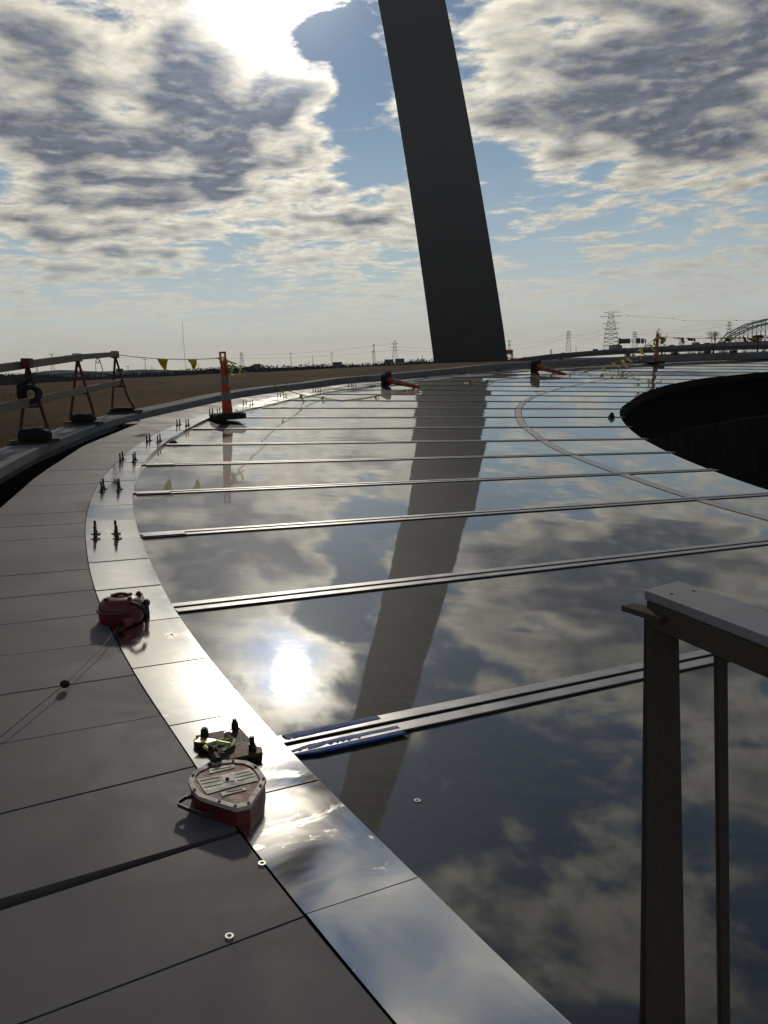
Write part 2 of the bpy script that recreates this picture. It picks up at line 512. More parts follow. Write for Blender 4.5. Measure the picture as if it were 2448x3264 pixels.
def mat_deck():
    m = bpy.data.materials.new('deck_panel_paint')
    m.use_nodes = True
    w = NT(m.node_tree)
    b = m.node_tree.nodes['Principled BSDF']
    tc = w.node('ShaderNodeTexCoord').outputs['Object']
    oi = w.node('ShaderNodeObjectInfo').outputs['Random']
    n = w.noise(tc, 1.7, 8, 0.68, 0.6)
    fine = w.noise(tc, 160.0, 4, 0.6)
    c = w.mix(w.rng(n, 0.36, 0.66), (0.112, 0.100, 0.110), (0.142, 0.128, 0.138))
    c = w.vmath('SCALE', c, scale=w.rng(oi, 0, 1, 0.93, 1.07))
    c = w.vmath('SCALE', c, scale=w.rng(fine, 0.3, 0.7, 0.9, 1.1))
    dirt = w.rng(w.noise(tc, 7.0, 8, 0.74, 0.3), 0.655, 0.72)
    scuff = w.rng(w.noise(tc, 3.1, 7, 0.7, 2.5), 0.64, 0.70)
    c = w.mix(w.math('MULTIPLY', dirt, 0.6), c, (0.030, 0.026, 0.024))
    c = w.mix(w.math('MULTIPLY', scuff, 0.4), c, (0.17, 0.155, 0.15))
    w.l.new(c, b.inputs['Base Color'])
    w.put(b.inputs['Roughness'], w.rng(n, 0.3, 0.7, 0.50, 0.72))
    b.inputs['Specular IOR Level'].default_value = 0.25
    bn = w.node('ShaderNodeBump')
    bn.inputs['Strength'].default_value = 0.10
    bn.inputs['Distance'].default_value = 0.004
    w.l.new(w.math('ADD', fine, w.math('MULTIPLY', w.noise(tc, 1.3, 3, 0.5), 3.0)), bn.inputs['Height'])
    w.l.new(bn.outputs[0], b.inputs['Normal'])
    return m


M['deck'] = mat_deck()
M['glass'] = mat_glass()
M['ring_alu'] = material('ring_seam_aluminium', (0.42, 0.41, 0.40), 0.5, 0.3, 0.5, 0.1, 5.0)
M['flash'] = mat_flashing()
M['steel_leg'] = mat_steel_leg()
M['tape'] = material('blue_tape', (0.012, 0.070, 0.27), 0.6, 0, 0.12, 0.3, 14, 0.4, 26)

# ------------------------------------------------------------------ the roof surface (fitted to the photograph's mullion lines)
U = np.array([0.85850, 0.51281])          # along the mullions, in plan
V = np.array([-0.51281, 0.85850])         # across them
BT = [-0.7, 1.1, 2.9, 4.7, 6.5, 8.3, 10.1, 11.9, 13.7, 15.5, 17.245, 18.935, 20.57, 22.15, 23.675, 25.145, 26.56, 27.92, 29.225, 30.475, 31.67, 32.81, 33.895, 34.925, 35.925, 36.925]
HT = [-0.0596, 0.063, 0.1853, 0.3086, 0.4353, 0.5448, 0.6617, 0.7824, 0.9118, 1.0299, 1.1613, 1.2854, 1.4073, 1.5001, 1.6166, 1.7237, 1.852, 1.956, 2.1014, 2.1829, 2.282, 2.3765, 2.4665, 2.552, 2.6349, 2.7179]
ST = [-0.0645] * 8 + [-0.0622, -0.0599, -0.0576, -0.0553, -0.053, -0.0507, -0.0484, -0.0461, -0.0438, -0.0415, -0.0392, -0.037, -0.0349, -0.0327, -0.0305, -0.0283, -0.0262, -0.024]
BT, HT, ST = np.array(BT), np.array(HT), np.array(ST)


def roofab(a, b):
    return np.interp(b, BT, HT) + np.interp(b, BT, ST) * a


def xy(a, b):
    return a * U[0] + b * V[0], a * U[1] + b * V[1]


def on_roof(a, b, off=0.0):
    x, y = xy(a, b)
    return np.array([x, y, float(roofab(a, b)) + off])


def ab_of(P):
    return P[0] * U[0] + P[1] * U[1], P[0] * V[0] + P[1] * V[1]


def rz(P, off=0.0):
    a, b = ab_of(P)
    return np.array([P[0], P[1], float(roofab(a, b)) + off])


def hit(x, y, off=0.0, tmax=150):
    """where the sight line through a photo pixel meets the roof surface raised by off"""
    d = ray(x, y)
    t = np.arange(0.3, tmax, 0.02)
    P = EYE + t[:, None] * d
    a = P[:, :2] @ U
    b = P[:, :2] @ V
    f = P[:, 2] - roofab(a, b) - off
    i = int(np.argmax(f < 0))
    w = f[i - 1] / (f[i - 1] - f[i])
    return P[i - 1] * (1 - w) + P[i] * w


def at(x, y, D):
    """point on the sight line at horizontal distance D"""
    d = ray(x, y)
    return EYE + d * D / math.hypot(d[0], d[1])


def above(P, y):
    """point straight above or below plan position P that shows at photo row y"""
    Dh = math.hypot(P[0], P[1])
    lo, hi = P[2] - 0.3 * Dh, P[2] + min(260, 0.7 * Dh)
    for _ in range(60):
        mid = (lo + hi) / 2
        q = np.array([P[0], P[1], mid]) - EYE
        py = 1632 - FPX * (q @ C_UP) / (q @ C_FWD)
        if py > y: lo = mid
        else: hi = mid
    return np.array([P[0], P[1], (lo + hi) / 2])


def smooth_curve(pts, n=400, passes=40):
    pts = np.array(pts, float)
    s = np.r_[0, np.cumsum(np.hypot(*np.diff(pts, axis=0).T))]
    s = np.sqrt(s + 1.0)
    t = np.linspace(s[0], s[-1], n)
    q = np.c_[np.interp(t, s, pts[:, 0]), np.interp(t, s, pts[:, 1])]
    for _ in range(passes):
        q[1:-1] = 0.25 * q[:-2] + 0.5 * q[1:-1] + 0.25 * q[2:]
    return q


K = 2448 / 1659
PX_IN = [(K * x, K * y) for x, y in [(1225, 2212), (1000, 1995), (860, 1855), (680, 1680), (545, 1540), (440, 1410), (375, 1320), (335, 1240), (300, 1160), (285, 1100), (285, 1065), (300, 1010), (330, 975), (370, 945), (455, 900)]] + \
        [(832, 1295), (927, 1272), (1100, 1240), (1216, 1225), (1372, 1206), (1500, 1195), (1604, 1187), (1690, 1181), (1864, 1168), (2048, 1160), (2250, 1150), (2395, 1146)]
PX_OUT = [(1200, 3198), (969, 2912), (752, 2645), (605, 2405), (530, 2300), (416, 2133), (307, 1901), (283, 1813), (269, 1687), (277, 1633), (290, 1586), (312, 1544), (359, 1486), (412, 1436), (462, 1403), (539, 1364), (609, 1336), (656, 1319), (755, 1291), (869, 1267), (975, 1247), (1100, 1232), (1500, 1188), (1690, 1174), (1864, 1163), (2048, 1156), (2250, 1147.5), (2395, 1144)]
PX_KERB = [(0, 1524), (151, 1442), (338, 1364), (482, 1326), (743, 1268), (883, 1248), (1100, 1220), (1500, 1184), (1690, 1170.5), (1900, 1160), (2048, 1153.5), (2250, 1146), (2395, 1142.5)]
PX_DECK = [(0, 1620), (121, 1515), (265, 1421), (413, 1361)]
PX_RING = [(2448, 1660), (2181, 1587), (1900, 1487), (1759, 1430), (1657, 1357), (1641, 1320), (1647, 1296), (1666, 1279), (1702.5, 1260), (1765, 1241), (1886, 1215.6)]
PX_VOID = [(2448, 1564), (2280, 1505), (2135, 1445), (2042, 1396), (1996, 1359), (1974, 1325), (1976, 1300), (2048, 1251), (2130, 1225), (2253, 1203), (2448, 1184)]


def plan(pix, off):
    return [tuple(hit(*p, off)[:2]) for p in pix]


C_IN = smooth_curve([(3.2, -0.9), (2.2, -0.2), (1.6, 0.32), (1.1, 0.85), (0.7, 1.3)] + plan(PX_IN, 0.03) + [(26.5, 55.9)], 500, 30)
C_OUT = smooth_curve([(2.7, -1.2), (1.75, -0.35), (1.15, 0.25), (0.65, 0.82), (0.25, 1.35)] + plan(PX_OUT, 0.03) + [(26.3, 56.6)], 500, 30)
C_KERB = smooth_curve([(-0.3, -0.4), (-1.35, 1.4), (-2.1, 2.9), (-2.75, 4.5), (-3.25, 6.0), (-3.55, 7.2)] + plan(PX_KERB, 0.03) + [(26.6, 57.4), (32, 60.8)], 500, 30)
C_DECK = smooth_curve([(0.3, -0.5), (-0.8, 1.2), (-1.6, 2.6), (-2.25, 4.0), (-2.8, 5.5)] + plan(PX_DECK, 0.03) + [(-3.98, 15.5)], 300, 10)
C_RING = smooth_curve([(7.6, 1.6), (6.4, 3.3), (5.4, 5.2), (4.55, 7.0)] + plan(PX_RING, 0.0) + [(12.0, 40.0), (17.0, 45.6), (24.5, 51.5)], 400, 30)
C_VOID = smooth_curve([(9.2, 1.2), (7.6, 3.2), (6.4, 5.4), (5.6, 7.4), (5.1, 9.1)] + plan(PX_VOID, 0.0) + [(27.5, 51.6), (34, 55)], 400, 30)


def a_of(curve):
    ca = curve @ U
    cb = curve @ V
    keep = np.maximum.accumulate(cb) == cb
    cb, ca = cb[keep], ca[keep]
    return lambda b: np.interp(b, cb, ca), cb[0], cb[-1]


A_IN, b0i, b1i = a_of(C_IN)
A_OUT, b0o, b1o = a_of(C_OUT)
A_KERB, b0k, b1k = a_of(C_KERB)
A_DECK, b0d, b1d = a_of(C_DECK)
A_RING, b0r, b1r = a_of(C_RING)
A_VOID, b0v, b1v = a_of(C_VOID)


def slab(fa0, fa1, b0, b1, off, th, nb=4, na=2, skew0=0.0, skew1=0.0):
    """piece of the roof between two edge curves and two cross lines, th thick"""
    vt, fs = [], []
    for i in range(nb + 1):
        for j in range(na + 1):
            b = b0 + (b1 - b0) * i / nb
            a0, a1 = fa0(b), fa1(b)
            a = a0 + (a1 - a0) * j / na
            s = (skew0 * (1 - i / nb) + skew1 * i / nb) * (1 - j / na)
            vt.append(on_roof(a, b + s, off))
    n = len(vt)
    vt += [p - np.array((0, 0, th)) for p in vt]
    W = na + 1
    for i in range(nb):
        for j in range(na):
            q = (i * W + j, i * W + j + 1, (i + 1) * W + j + 1, (i + 1) * W + j)
            fs.append(q)
            fs.append(tuple(k + n for k in reversed(q)))
    loop = [j for j in range(W)] + [i * W + na for i in range(1, nb + 1)] + [nb * W + j for j in range(na - 1, -1, -1)] + [i * W for i in range(nb - 1, 0, -1)]
    for k in range(len(loop)):
        i, j = loop[k], loop[(k + 1) % len(loop)]
        fs.append((j, i, i + n, j + n))
    return MB().add(vt, fs)


def at_az(az, D, z):
    return np.array([D * math.sin(math.radians(az)), D * math.cos(math.radians(az)), z])


# ------------------------------------------------------------------ setting: ground, lawn, hills
g = MB()
R_G = 6400.0
g.add([(-R_G, -R_G, -11), (R_G, -R_G, -11), (R_G, R_G, -11), (-R_G, R_G, -11)], [(0, 1, 2, 3)])
tag(g.build('ground', M['ground']), kind='structure')

rv = MB()
rv.add([at_az(a, D_, -10.6) for a, D_ in ((4, 1500), (14, 420), (22, 235), (32, 190), (60, 190), (60, 2600), (32, 2600), (18, 2600), (8, 2400))], [tuple(range(9))])
tag(rv.build('river', M['river']), kind='structure')

KERB_W = 0.46


def kerb_h(P):
    return 0.11 + max(0.0, math.hypot(P[0], P[1]) - 17) * 0.0055


def kerb_normals(curve):
    t = np.gradient(curve, axis=0)
    t /= np.linalg.norm(t, axis=1)[:, None]
    return np.c_[-t[:, 1], t[:, 0]]            # to the left of travel = away from the roof


KN = kerb_normals(C_KERB)
CREST = [(-400, 1262), (0, 1237), (386, 1210), (603, 1195), (1000, 1180), (1100, 1172), (1500, 1154), (1620, 1149), (1790, 1146), (1900, 1144), (2448, 1129), (2900, 1113)]
_cr = [ray(*p) for p in CREST]
CR_AZ = np.array([math.atan2(d[0], d[1]) for d in _cr])
CR_T = np.array([d[2] / math.hypot(d[0], d[1]) for d in _cr])
lawn = MB()
idx = list(range(0, len(C_KERB), 5))
ts = [0.0, 0.5, 1.5, 4, 8, 14, 22, 32, 45, 58, 72, 95, 140, 220, 330]
lv = []
for i in idx:
    p, n = C_KERB[i], KN[i]
    z0 = rz(p)[2] + 0.03 + kerb_h(p) - 0.025
    for t in ts:
        tt = t + KERB_W - 0.02
        q = p + n * tt
        # where the line reaches the crest of the mound
        qc = p + n * (45 + KERB_W)
        az = math.atan2(qc[0], max(qc[1], 1e-3)) if qc[1] > 0 else -1.6
        zc = 1.55 + math.hypot(*qc) * float(np.interp(az, CR_AZ, CR_T))
        if t <= 45:
            f = t / 45
            z = z0 + (zc - z0) * (f ** 0.9)
        else:
            z = zc - (t - 45) * 0.012 - max(0, t - 72) * 0.03
        z += 0.02 * math.sin(q[0] * 1.7 + q[1] * 0.6) * min(1, t / 3) + 0.05 * math.sin(q[0] * .21 + 2) * min(1, t / 8) * (1 if t < 30 else 0.3)
        lv.append((q[0], q[1], z))
W_ = len(ts)
lf = [(i * W_ + j, (i + 1) * W_ + j, (i + 1) * W_ + j + 1, i * W_ + j + 1) for i in range(len(idx) - 1) for j in range(W_ - 1)]
tag(lawn.add(lv, lf).build('lawn', M['lawn'], smooth=True), kind='structure')

tuft = MB()
tr_ = random.Random(21)
for _ in range(9000):
    i = tr_.randrange(60, 330)
    t = KERB_W + 0.02 + 14 * tr_.random() ** 2.2
    q = C_KERB[i] + KN[i] * t + np.array((tr_.uniform(-.2, .2), tr_.uniform(-.2, .2)))
    zl_ = rz(C_KERB[i])[2] + 0.03 + kerb_h(C_KERB[i]) - 0.025
    qc = C_KERB[i] + KN[i] * (45 + KERB_W)
    az = math.atan2(qc[0], max(qc[1], 1e-3)) if qc[1] > 0 else -1.6
    zc = 1.55 + math.hypot(*qc) * float(np.interp(az, CR_AZ, CR_T))
    z = zl_ + (zc - zl_) * ((max(t - KERB_W, 0) / 45) ** 0.9) - 0.01
    h = tr_.uniform(.008, .022) * (1 + t * .04)
    for _b in range(3):
        a = tr_.uniform(0, 6.28); ln = tr_.uniform(.2, .9) * h
        tip = (q[0] + math.cos(a) * ln, q[1] + math.sin(a) * ln, z + h)
        tuft.add([(q[0] - math.sin(a) * .012, q[1] + math.cos(a) * .012, z), (q[0] + math.sin(a) * .012, q[1] - math.cos(a) * .012, z), tip], [(0, 1, 2)])
M['dry_grass'] = material('dry_grass_blades', (0.16, 0.085, 0.026), 0.9, 0, 0.05, 0.35, 2.0)
tag(tuft.build('dry_grass', M['dry_grass']), 'short brown dormant grass beyond the kerb', 'grass', None, 'stuff')

hl = MB()
hv = []
for i in range(80):
    x = -500 + 3400 * i / 79
    yy = 1205.5 - 0.0347 * x - 15 * math.exp(-((x - 250) / 260) ** 2) * (1 + 0.25 * math.sin(i * 0.9)) - 3 * math.sin(i * 0.33) ** 2
    top = at(x, yy, 5200)
    hv += [(top[0], top[1], -40), tuple(top), tuple(top * np.array((1.25, 1.25, 1.0)) - np.array((0, 0, 10)))]
hl.add(hv, [f for i in range(79) for f in ((3 * i, 3 * i + 3, 3 * i + 4, 3 * i + 1), (3 * i + 1, 3 * i + 4, 3 * i + 5, 3 * i + 2))])
tag(hl.build('hills', M['hill'], smooth=True), kind='structure')

# pit under the kerb's overhang and below the deck
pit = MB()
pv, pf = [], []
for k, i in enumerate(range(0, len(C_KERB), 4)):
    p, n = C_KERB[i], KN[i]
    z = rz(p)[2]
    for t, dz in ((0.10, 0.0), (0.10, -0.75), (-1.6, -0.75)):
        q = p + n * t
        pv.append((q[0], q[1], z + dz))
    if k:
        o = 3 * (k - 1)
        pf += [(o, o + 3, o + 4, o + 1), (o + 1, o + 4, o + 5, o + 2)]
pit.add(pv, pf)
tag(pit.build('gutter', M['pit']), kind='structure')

# ------------------------------------------------------------------ concrete kerb, block by block
kerb = empty('concrete_kerb', rz(C_KERB[120]), 'curved grey concrete kerb between the brown lawn and the roof', 'kerb')
cum = np.r_[0, np.cumsum(np.hypot(*np.diff(C_KERB, axis=0).T))]
s = 0.0
while s < cum[-1] - 2.0:
    L_ = 2.4 if s < 40 else 4.0
    e = min(s + L_ - 0.012, cum[-1])
    mb = MB()
    vt, fs = [], []
    nseg = 6
    for i in range(nseg + 1):
        q = s + (e - s) * i / nseg
        p = np.array([np.interp(q, cum, C_KERB[:, 0]), np.interp(q, cum, C_KERB[:, 1])])
        n = np.array([np.interp(q, cum, KN[:, 0]), np.interp(q, cum, KN[:, 1])])
        zb = rz(p)[2] + 0.03
        h = kerb_h(p)
        for (t, z) in ((0, zb), (0, zb + h - 0.012), (0.012, zb + h), (KERB_W, zb + h), (KERB_W, zb - 0.1), (0.09, zb - 0.1), (0.09, zb)):
            r = p + n * t
            vt.append((r[0], r[1], z))
    for i in range(nseg):
        for j in range(7):
            j2 = (j + 1) % 7
            fs.append((i * 7 + j, i * 7 + j2, (i + 1) * 7 + j2, (i + 1) * 7 + j))
    fs.append(tuple(range(7)))
    fs.append(tuple(nseg * 7 + j for j in range(6, -1, -1)))
    mb.add(vt, fs).build('kerb_block', M['kerb'], kerb)
    s += L_

# ------------------------------------------------------------------ deck panels
deck = empty('deck', on_roof(0.5, 4, 0.03), 'dark grey brown metal deck of long panels beside the polished flashing', 'deck')
seams = []
b = 1.93 - 0.457 * 5
k = -5
while b < 34.0:
    sk = -0.055 if k <= 2 else max(-0.055 + 0.011 * (k - 2), 0.0) * 1.0
    if k > 2: sk = min(sk, 0.0)
    seams.append((b, sk, k))
    b += 0.457 if b < 12 else (0.9 if b < 20 else 1.5)
    k += 1
for i in range(len(seams) - 1):
    (ba, sa, k), (bb, sb, _) = seams[i], seams[i + 1]
    g0 = g1 = 0.004
    s0, s1 = sa, sb
    if k == 0:            # the panel below the open joint
        g1 = 0.012; s1 = sb - 0.030
    if k == 1:
        g0 = 0.010; s0 = sa + 0.012
    mid = (ba + bb) / 2
    closed = mid > 14.6
    fo = (lambda q: A_KERB(q) + 0.01) if closed else A_DECK
    fi = (lambda q: A_OUT(q) - 0.006)
    if fo(mid) > fi(mid) - 0.05: continue
    dz = random.uniform(-0.0015, 0.0015)
    slab(fo, fi, ba + g0, bb - g1, 0.03 + dz, 0.035, 3, 3, s0, s1).build('deck_panel', M['deck'], deck)
# near-black sheet added below the panels; its colour stands in for joint shade
tr = slab(lambda q: A_DECK(q) + 0.03 if q < 14.6 else A_KERB(q) + 0.06, lambda q: A_OUT(q) - 0.01, seams[0][0], 33.5, -0.03, 0.03, 60, 1)
tr.build('joint_shade_sheet', M['pit'], deck)

# ------------------------------------------------------------------ polished flashing, plate by plate
flash = empty('metal_flashing', on_roof(1.2, 4.0, 0.03), 'polished silver metal flashing strip curving round the glass roof', 'flashing')
b = 1.93 - 0.632 * 5
pitch = 0.632
while b < 33.9:
    step = pitch if b < 14 else pitch * 2
    e = min(b + step, 34.0)
    dz = random.uniform(-0.001, 0.0015)
    mb = slab(A_OUT, A_IN, b + 0.004, e - 0.004, 0.031 + dz, 0.0025, 8, 8)
    tl0, tl1 = random.uniform(-0.003, 0.003), random.uniform(-0.003, 0.003)
    # every plate is a little dished and buckled
    amp = random.uniform(0.0003, 0.0012) * random.choice((-1, 1))
    for q in range(81):
        i, j = divmod(q, 9)
        i, j = i / 2, j / 2
        x, y, z = mb.v[q]
        mb.v[q] = (x, y, z + abs(tl0) + tl0 * (i / 2 - 1) + tl1 * (j / 2 - 1) * .5 + amp * math.sin(math.pi * i / 4) * math.sin(math.pi * j / 4))
    mb.build('flashing_plate', M['flash'], flash, smooth=True)
    # folded lip down to the glass
    lp, lf_ = [], []
    for i in range(5):
        bb = b + 0.0025 + (e - b - 0.005) * i / 4
        a = float(A_IN(bb))
        lp += [on_roof(a + 0.001, bb, 0.029), on_roof(a + 0.0045, bb, 0.029), on_roof(a + 0.0045, bb, 0.002), on_roof(a + 0.001, bb, 0.002)]
    for i in range(4):
        for j in range(4):
            j2 = (j + 1) % 4
            lf_.append((4 * i + j, 4 * i + j2, 4 * i + 4 + j2, 4 * i + 4 + j))
    lf_ += [(0, 1, 2, 3), (19, 18, 17, 16)]
    MB().add(lp, lf_).build('flashing_lip', M['flash'], flash)
    b = e

# ------------------------------------------------------------------ glass roof
roof = empty('glass_roof', on_roof(5, 6), 'sloping glass roof of long reflective panes with grey mullion bars', 'roof')
bn = [q for q in BT if -0.8 < q < 34.2]
MW = 0.088          # half width of a mullion
RW = 0.17           # ring strip width
for i in range(len(bn) - 1):
    b0, b1 = bn[i] + MW - 0.02, bn[i + 1] - MW + 0.02
    edge = lambda q: A_IN(q) - 0.02
    mid = (b0 + b1) / 2
    if b0 < b0i: b0 = max(b0, b0i)
    if i == 1: b0 = bn[0]
    if i == 0: continue
    has_ring = b0r < mid < 31.8
    has_void = mid < b1v - 0.1
    fv = (lambda q: A_VOID(q)) if has_void else (lambda q: A_IN(q) + 30.0)
    if has_ring:
        slab(edge, lambda q: A_RING(q) - 0.030, b0, b1, 0.0, 0.02, 4, 4).build('glass_pane', M['glass'], roof)
        slab(lambda q: A_RING(q) + 0.0, lambda q: A_RING(q) + RW, b0 + 0.01, b1 - 0.01, 0.006, 0.02, 6, 1).build('ring_strip', M['ring_alu'], roof)
        slab(lambda q: A_RING(q) + RW + 0.030, fv, b0, b1, 0.0, 0.02, 4, 4).build('glass_pane', M['glass'], roof)
        slab(lambda q: A_RING(q) - 0.035, lambda q: A_RING(q) + RW + 0.035, b0, b1, -0.004, 0.016, 6, 1).build('ring_gasket', M['gasket'], roof)
    else:
        slab(edge, fv, b0, b1, 0.0, 0.02, 4, 5).build('glass_pane', M['glass'], roof)
for q in bn[1:]:
    if q < 2.0: continue
    a0 = float(A_IN(q)) + 0.012
    a1 = float(A_VOID(q)) + 0.09 if q < b1v else a0 + 30
    dirv = on_roof(a1, q) - on_roof(a0, q)
    base = MB()
    base.beam(on_roof(a0, q, -0.002), on_roof(a1, q, -0.002), 2 * MW - 0.012, 0.010)
    mu = base.build('mullion', M['gasket'], roof)
    for sgn in (-1, 1):
        c0, c1 = on_roof(a0, q + sgn * 0.048, 0.0062), on_roof(a1, q + sgn * 0.048, 0.0062)
        c = MB().beam(c0, c1, 0.074, 0.006)
        c.build('cap_strip', M['alu'], mu, bevel=0.0012, bseg=1)
    # splice plate at the outer end of the bar
    c = MB().beam(on_roof(a0 + 0.01, q, 0.0112), on_roof(a0 + 0.34, q, 0.0112), 0.16, 0.003)
    if q > 5.0:
        c.build('end_splice', M['alu'], mu)

# rim of the opening and the courtyard below
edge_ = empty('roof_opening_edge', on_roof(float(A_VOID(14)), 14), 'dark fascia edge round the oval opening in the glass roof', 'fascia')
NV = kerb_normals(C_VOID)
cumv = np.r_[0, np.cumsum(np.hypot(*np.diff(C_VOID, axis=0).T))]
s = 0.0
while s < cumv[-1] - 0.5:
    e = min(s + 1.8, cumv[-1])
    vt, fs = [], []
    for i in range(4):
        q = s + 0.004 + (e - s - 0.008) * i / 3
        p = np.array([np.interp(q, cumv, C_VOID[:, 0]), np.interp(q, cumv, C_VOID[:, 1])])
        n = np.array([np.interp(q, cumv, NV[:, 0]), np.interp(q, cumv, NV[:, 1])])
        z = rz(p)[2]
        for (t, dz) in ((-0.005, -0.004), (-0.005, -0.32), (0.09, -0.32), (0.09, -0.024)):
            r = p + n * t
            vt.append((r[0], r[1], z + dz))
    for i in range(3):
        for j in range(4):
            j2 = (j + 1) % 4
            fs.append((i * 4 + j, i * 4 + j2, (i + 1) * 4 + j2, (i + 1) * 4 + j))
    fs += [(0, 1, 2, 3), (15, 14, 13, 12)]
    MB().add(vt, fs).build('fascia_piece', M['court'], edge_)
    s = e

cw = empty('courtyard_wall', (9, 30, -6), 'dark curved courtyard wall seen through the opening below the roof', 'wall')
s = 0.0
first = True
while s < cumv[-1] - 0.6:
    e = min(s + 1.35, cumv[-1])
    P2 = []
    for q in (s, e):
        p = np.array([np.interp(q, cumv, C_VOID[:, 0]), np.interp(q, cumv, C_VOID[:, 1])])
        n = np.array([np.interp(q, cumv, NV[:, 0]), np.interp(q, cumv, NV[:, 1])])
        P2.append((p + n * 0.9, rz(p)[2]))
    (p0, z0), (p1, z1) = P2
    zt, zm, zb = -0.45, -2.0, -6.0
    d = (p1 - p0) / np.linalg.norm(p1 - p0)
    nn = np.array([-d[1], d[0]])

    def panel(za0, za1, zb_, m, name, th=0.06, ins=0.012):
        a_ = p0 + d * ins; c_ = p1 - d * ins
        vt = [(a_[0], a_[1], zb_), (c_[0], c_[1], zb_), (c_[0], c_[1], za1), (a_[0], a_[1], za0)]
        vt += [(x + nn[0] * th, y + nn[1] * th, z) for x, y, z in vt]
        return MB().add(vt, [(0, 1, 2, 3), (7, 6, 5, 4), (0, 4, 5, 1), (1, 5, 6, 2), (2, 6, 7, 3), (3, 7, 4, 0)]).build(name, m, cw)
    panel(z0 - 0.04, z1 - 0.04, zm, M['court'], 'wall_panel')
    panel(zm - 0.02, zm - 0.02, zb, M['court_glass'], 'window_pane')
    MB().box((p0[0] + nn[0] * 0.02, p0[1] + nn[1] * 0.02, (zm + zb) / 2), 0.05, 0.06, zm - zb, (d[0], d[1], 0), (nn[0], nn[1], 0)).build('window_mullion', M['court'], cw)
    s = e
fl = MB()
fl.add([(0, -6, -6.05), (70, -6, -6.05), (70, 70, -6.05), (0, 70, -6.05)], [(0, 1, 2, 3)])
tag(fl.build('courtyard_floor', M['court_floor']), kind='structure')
#@@PART2
HAZE = 0.00007
# ------------------------------------------------------------------ the stainless arch leg (weighted catenary, triangular section)
FT = 0.3048
TH = math.radians(118.647)
NOR_ = np.array([-math.sin(TH), math.cos(TH)])          # towards the other leg
WES_ = np.array([-math.cos(TH), -math.sin(TH)])
LEG_C = np.array([199.7 * math.sin(0.10464), 199.7 * math.cos(0.10464)])
XS = 299.2239


def arch_section(x, sgn=1):
    y = 693.8597 - 68.7672 * math.cosh(0.0100333 * x)
    y0 = 693.8597 - 68.7672 * math.cosh(0.0100333 * XS)
    f = (68.7672 * math.cosh(0.0100333 * x) - 68.7672 * math.cosh(0.0100333 * XS)) / (68.7672 - 68.7672 * math.cosh(0.0100333 * XS))
    q = 1262.6651 + (125.1406 - 1262.6651) * f
    r = math.sqrt(4 * q / math.sqrt(3)) * FT / math.sqrt(3)
    cp = LEG_C + NOR_ * (XS - x) * FT
    sl = 68.7672 * 0.0100333 * math.sinh(0.0100333 * x)
    nn = np.array([sl, -1.0]) / math.hypot(1, sl)
    out = []
    for ang in (0, 120, 240):
        n_, w_ = math.cos(math.radians(ang)) * r, math.sin(math.radians(ang)) * r
        p = cp + NOR_ * nn[0] * n_ + WES_ * w_
        out.append(np.array([p[0], p[1], (y - y0) * FT + nn[1] * n_]))
    return out


arch = empty('arch', (LEG_C[0], LEG_C[1], 0), 'tall dark stainless steel arch leg tapering up beyond the lawn', 'arch')
xs_ = []
x = XS
hts = [0.0]
while x > -XS + 0.01:
    xs_.append(x)
    sl = 68.7672 * 0.0100333 * abs(math.sinh(0.0100333 * x))
    x -= 24.0 / math.hypot(1, sl)
xs_.append(-XS)
for i in range(len(xs_) - 1):
    A, B = arch_section(xs_[i]), arch_section(xs_[i + 1])
    mb = MB()
    if i == 0:
        A = [p - np.array((0, 0, 7.0)) - np.append(NOR_ * 0.9, 0) for p in A]
    # 4 cm shadow joint between the welded sections
    ax = sum(B) / 3 - sum(A) / 3
    ax /= np.linalg.norm(ax)
    B = [p - ax * 0.006 for p in B]
    mb.add(A + B, [(0, 1, 4, 3), (1, 2, 5, 4), (2, 0, 3, 5), (2, 1, 0), (3, 4, 5)])
    mb.build('arch_section', M['steel_leg'], arch)

# ------------------------------------------------------------------ anchor studs on the flashing
STUDS = [(338, 1709), (353, 1563), (408, 1469), (490, 1407), (583, 1356), (685, 1318), (791, 1290), (899, 1266), (1010, 1246.5), (1123, 1229.5), (1354, 1204), (1471, 1192), (1591, 1183.5), (1837, 1168.5)]
STUD_LAB = {0: 'cluster of four dark anchor studs next along the flashing from the round red block', 5: 'cluster of four dark anchor studs just beside the rubber foot of the upright orange post', 9: 'cluster of four dark anchor studs just before the foot of a fallen orange post'}
# (photo position of the middle of each cluster's feet)
def stud_mesh(h=0.10):
    mb = MB()
    mb.tube([(0, 0, 0), (0, 0, h)], 0.0095, 8)
    return mb


stud_a = stud_mesh().build('stud', M['stud'])
nut_a = MB().tube([(0, 0, 0.004), (0, 0, 0.026)], 0.0155, 6).build('nut', M['stud'])
was_a = MB().tube([(0, 0, 0.0), (0, 0, 0.004)], 0.036, 14).build('washer', M['stud'])
proto = [stud_a.data, nut_a.data, was_a.data]
for o in (stud_a, nut_a, was_a):
    bpy.data.objects.remove(o)


def inst(name, me, parent, loc):
    o = bpy.data.objects.new(name, me)
    col.objects.link(o)
    o.parent = parent
    o.location = tuple(float(q) for q in loc)
    return o


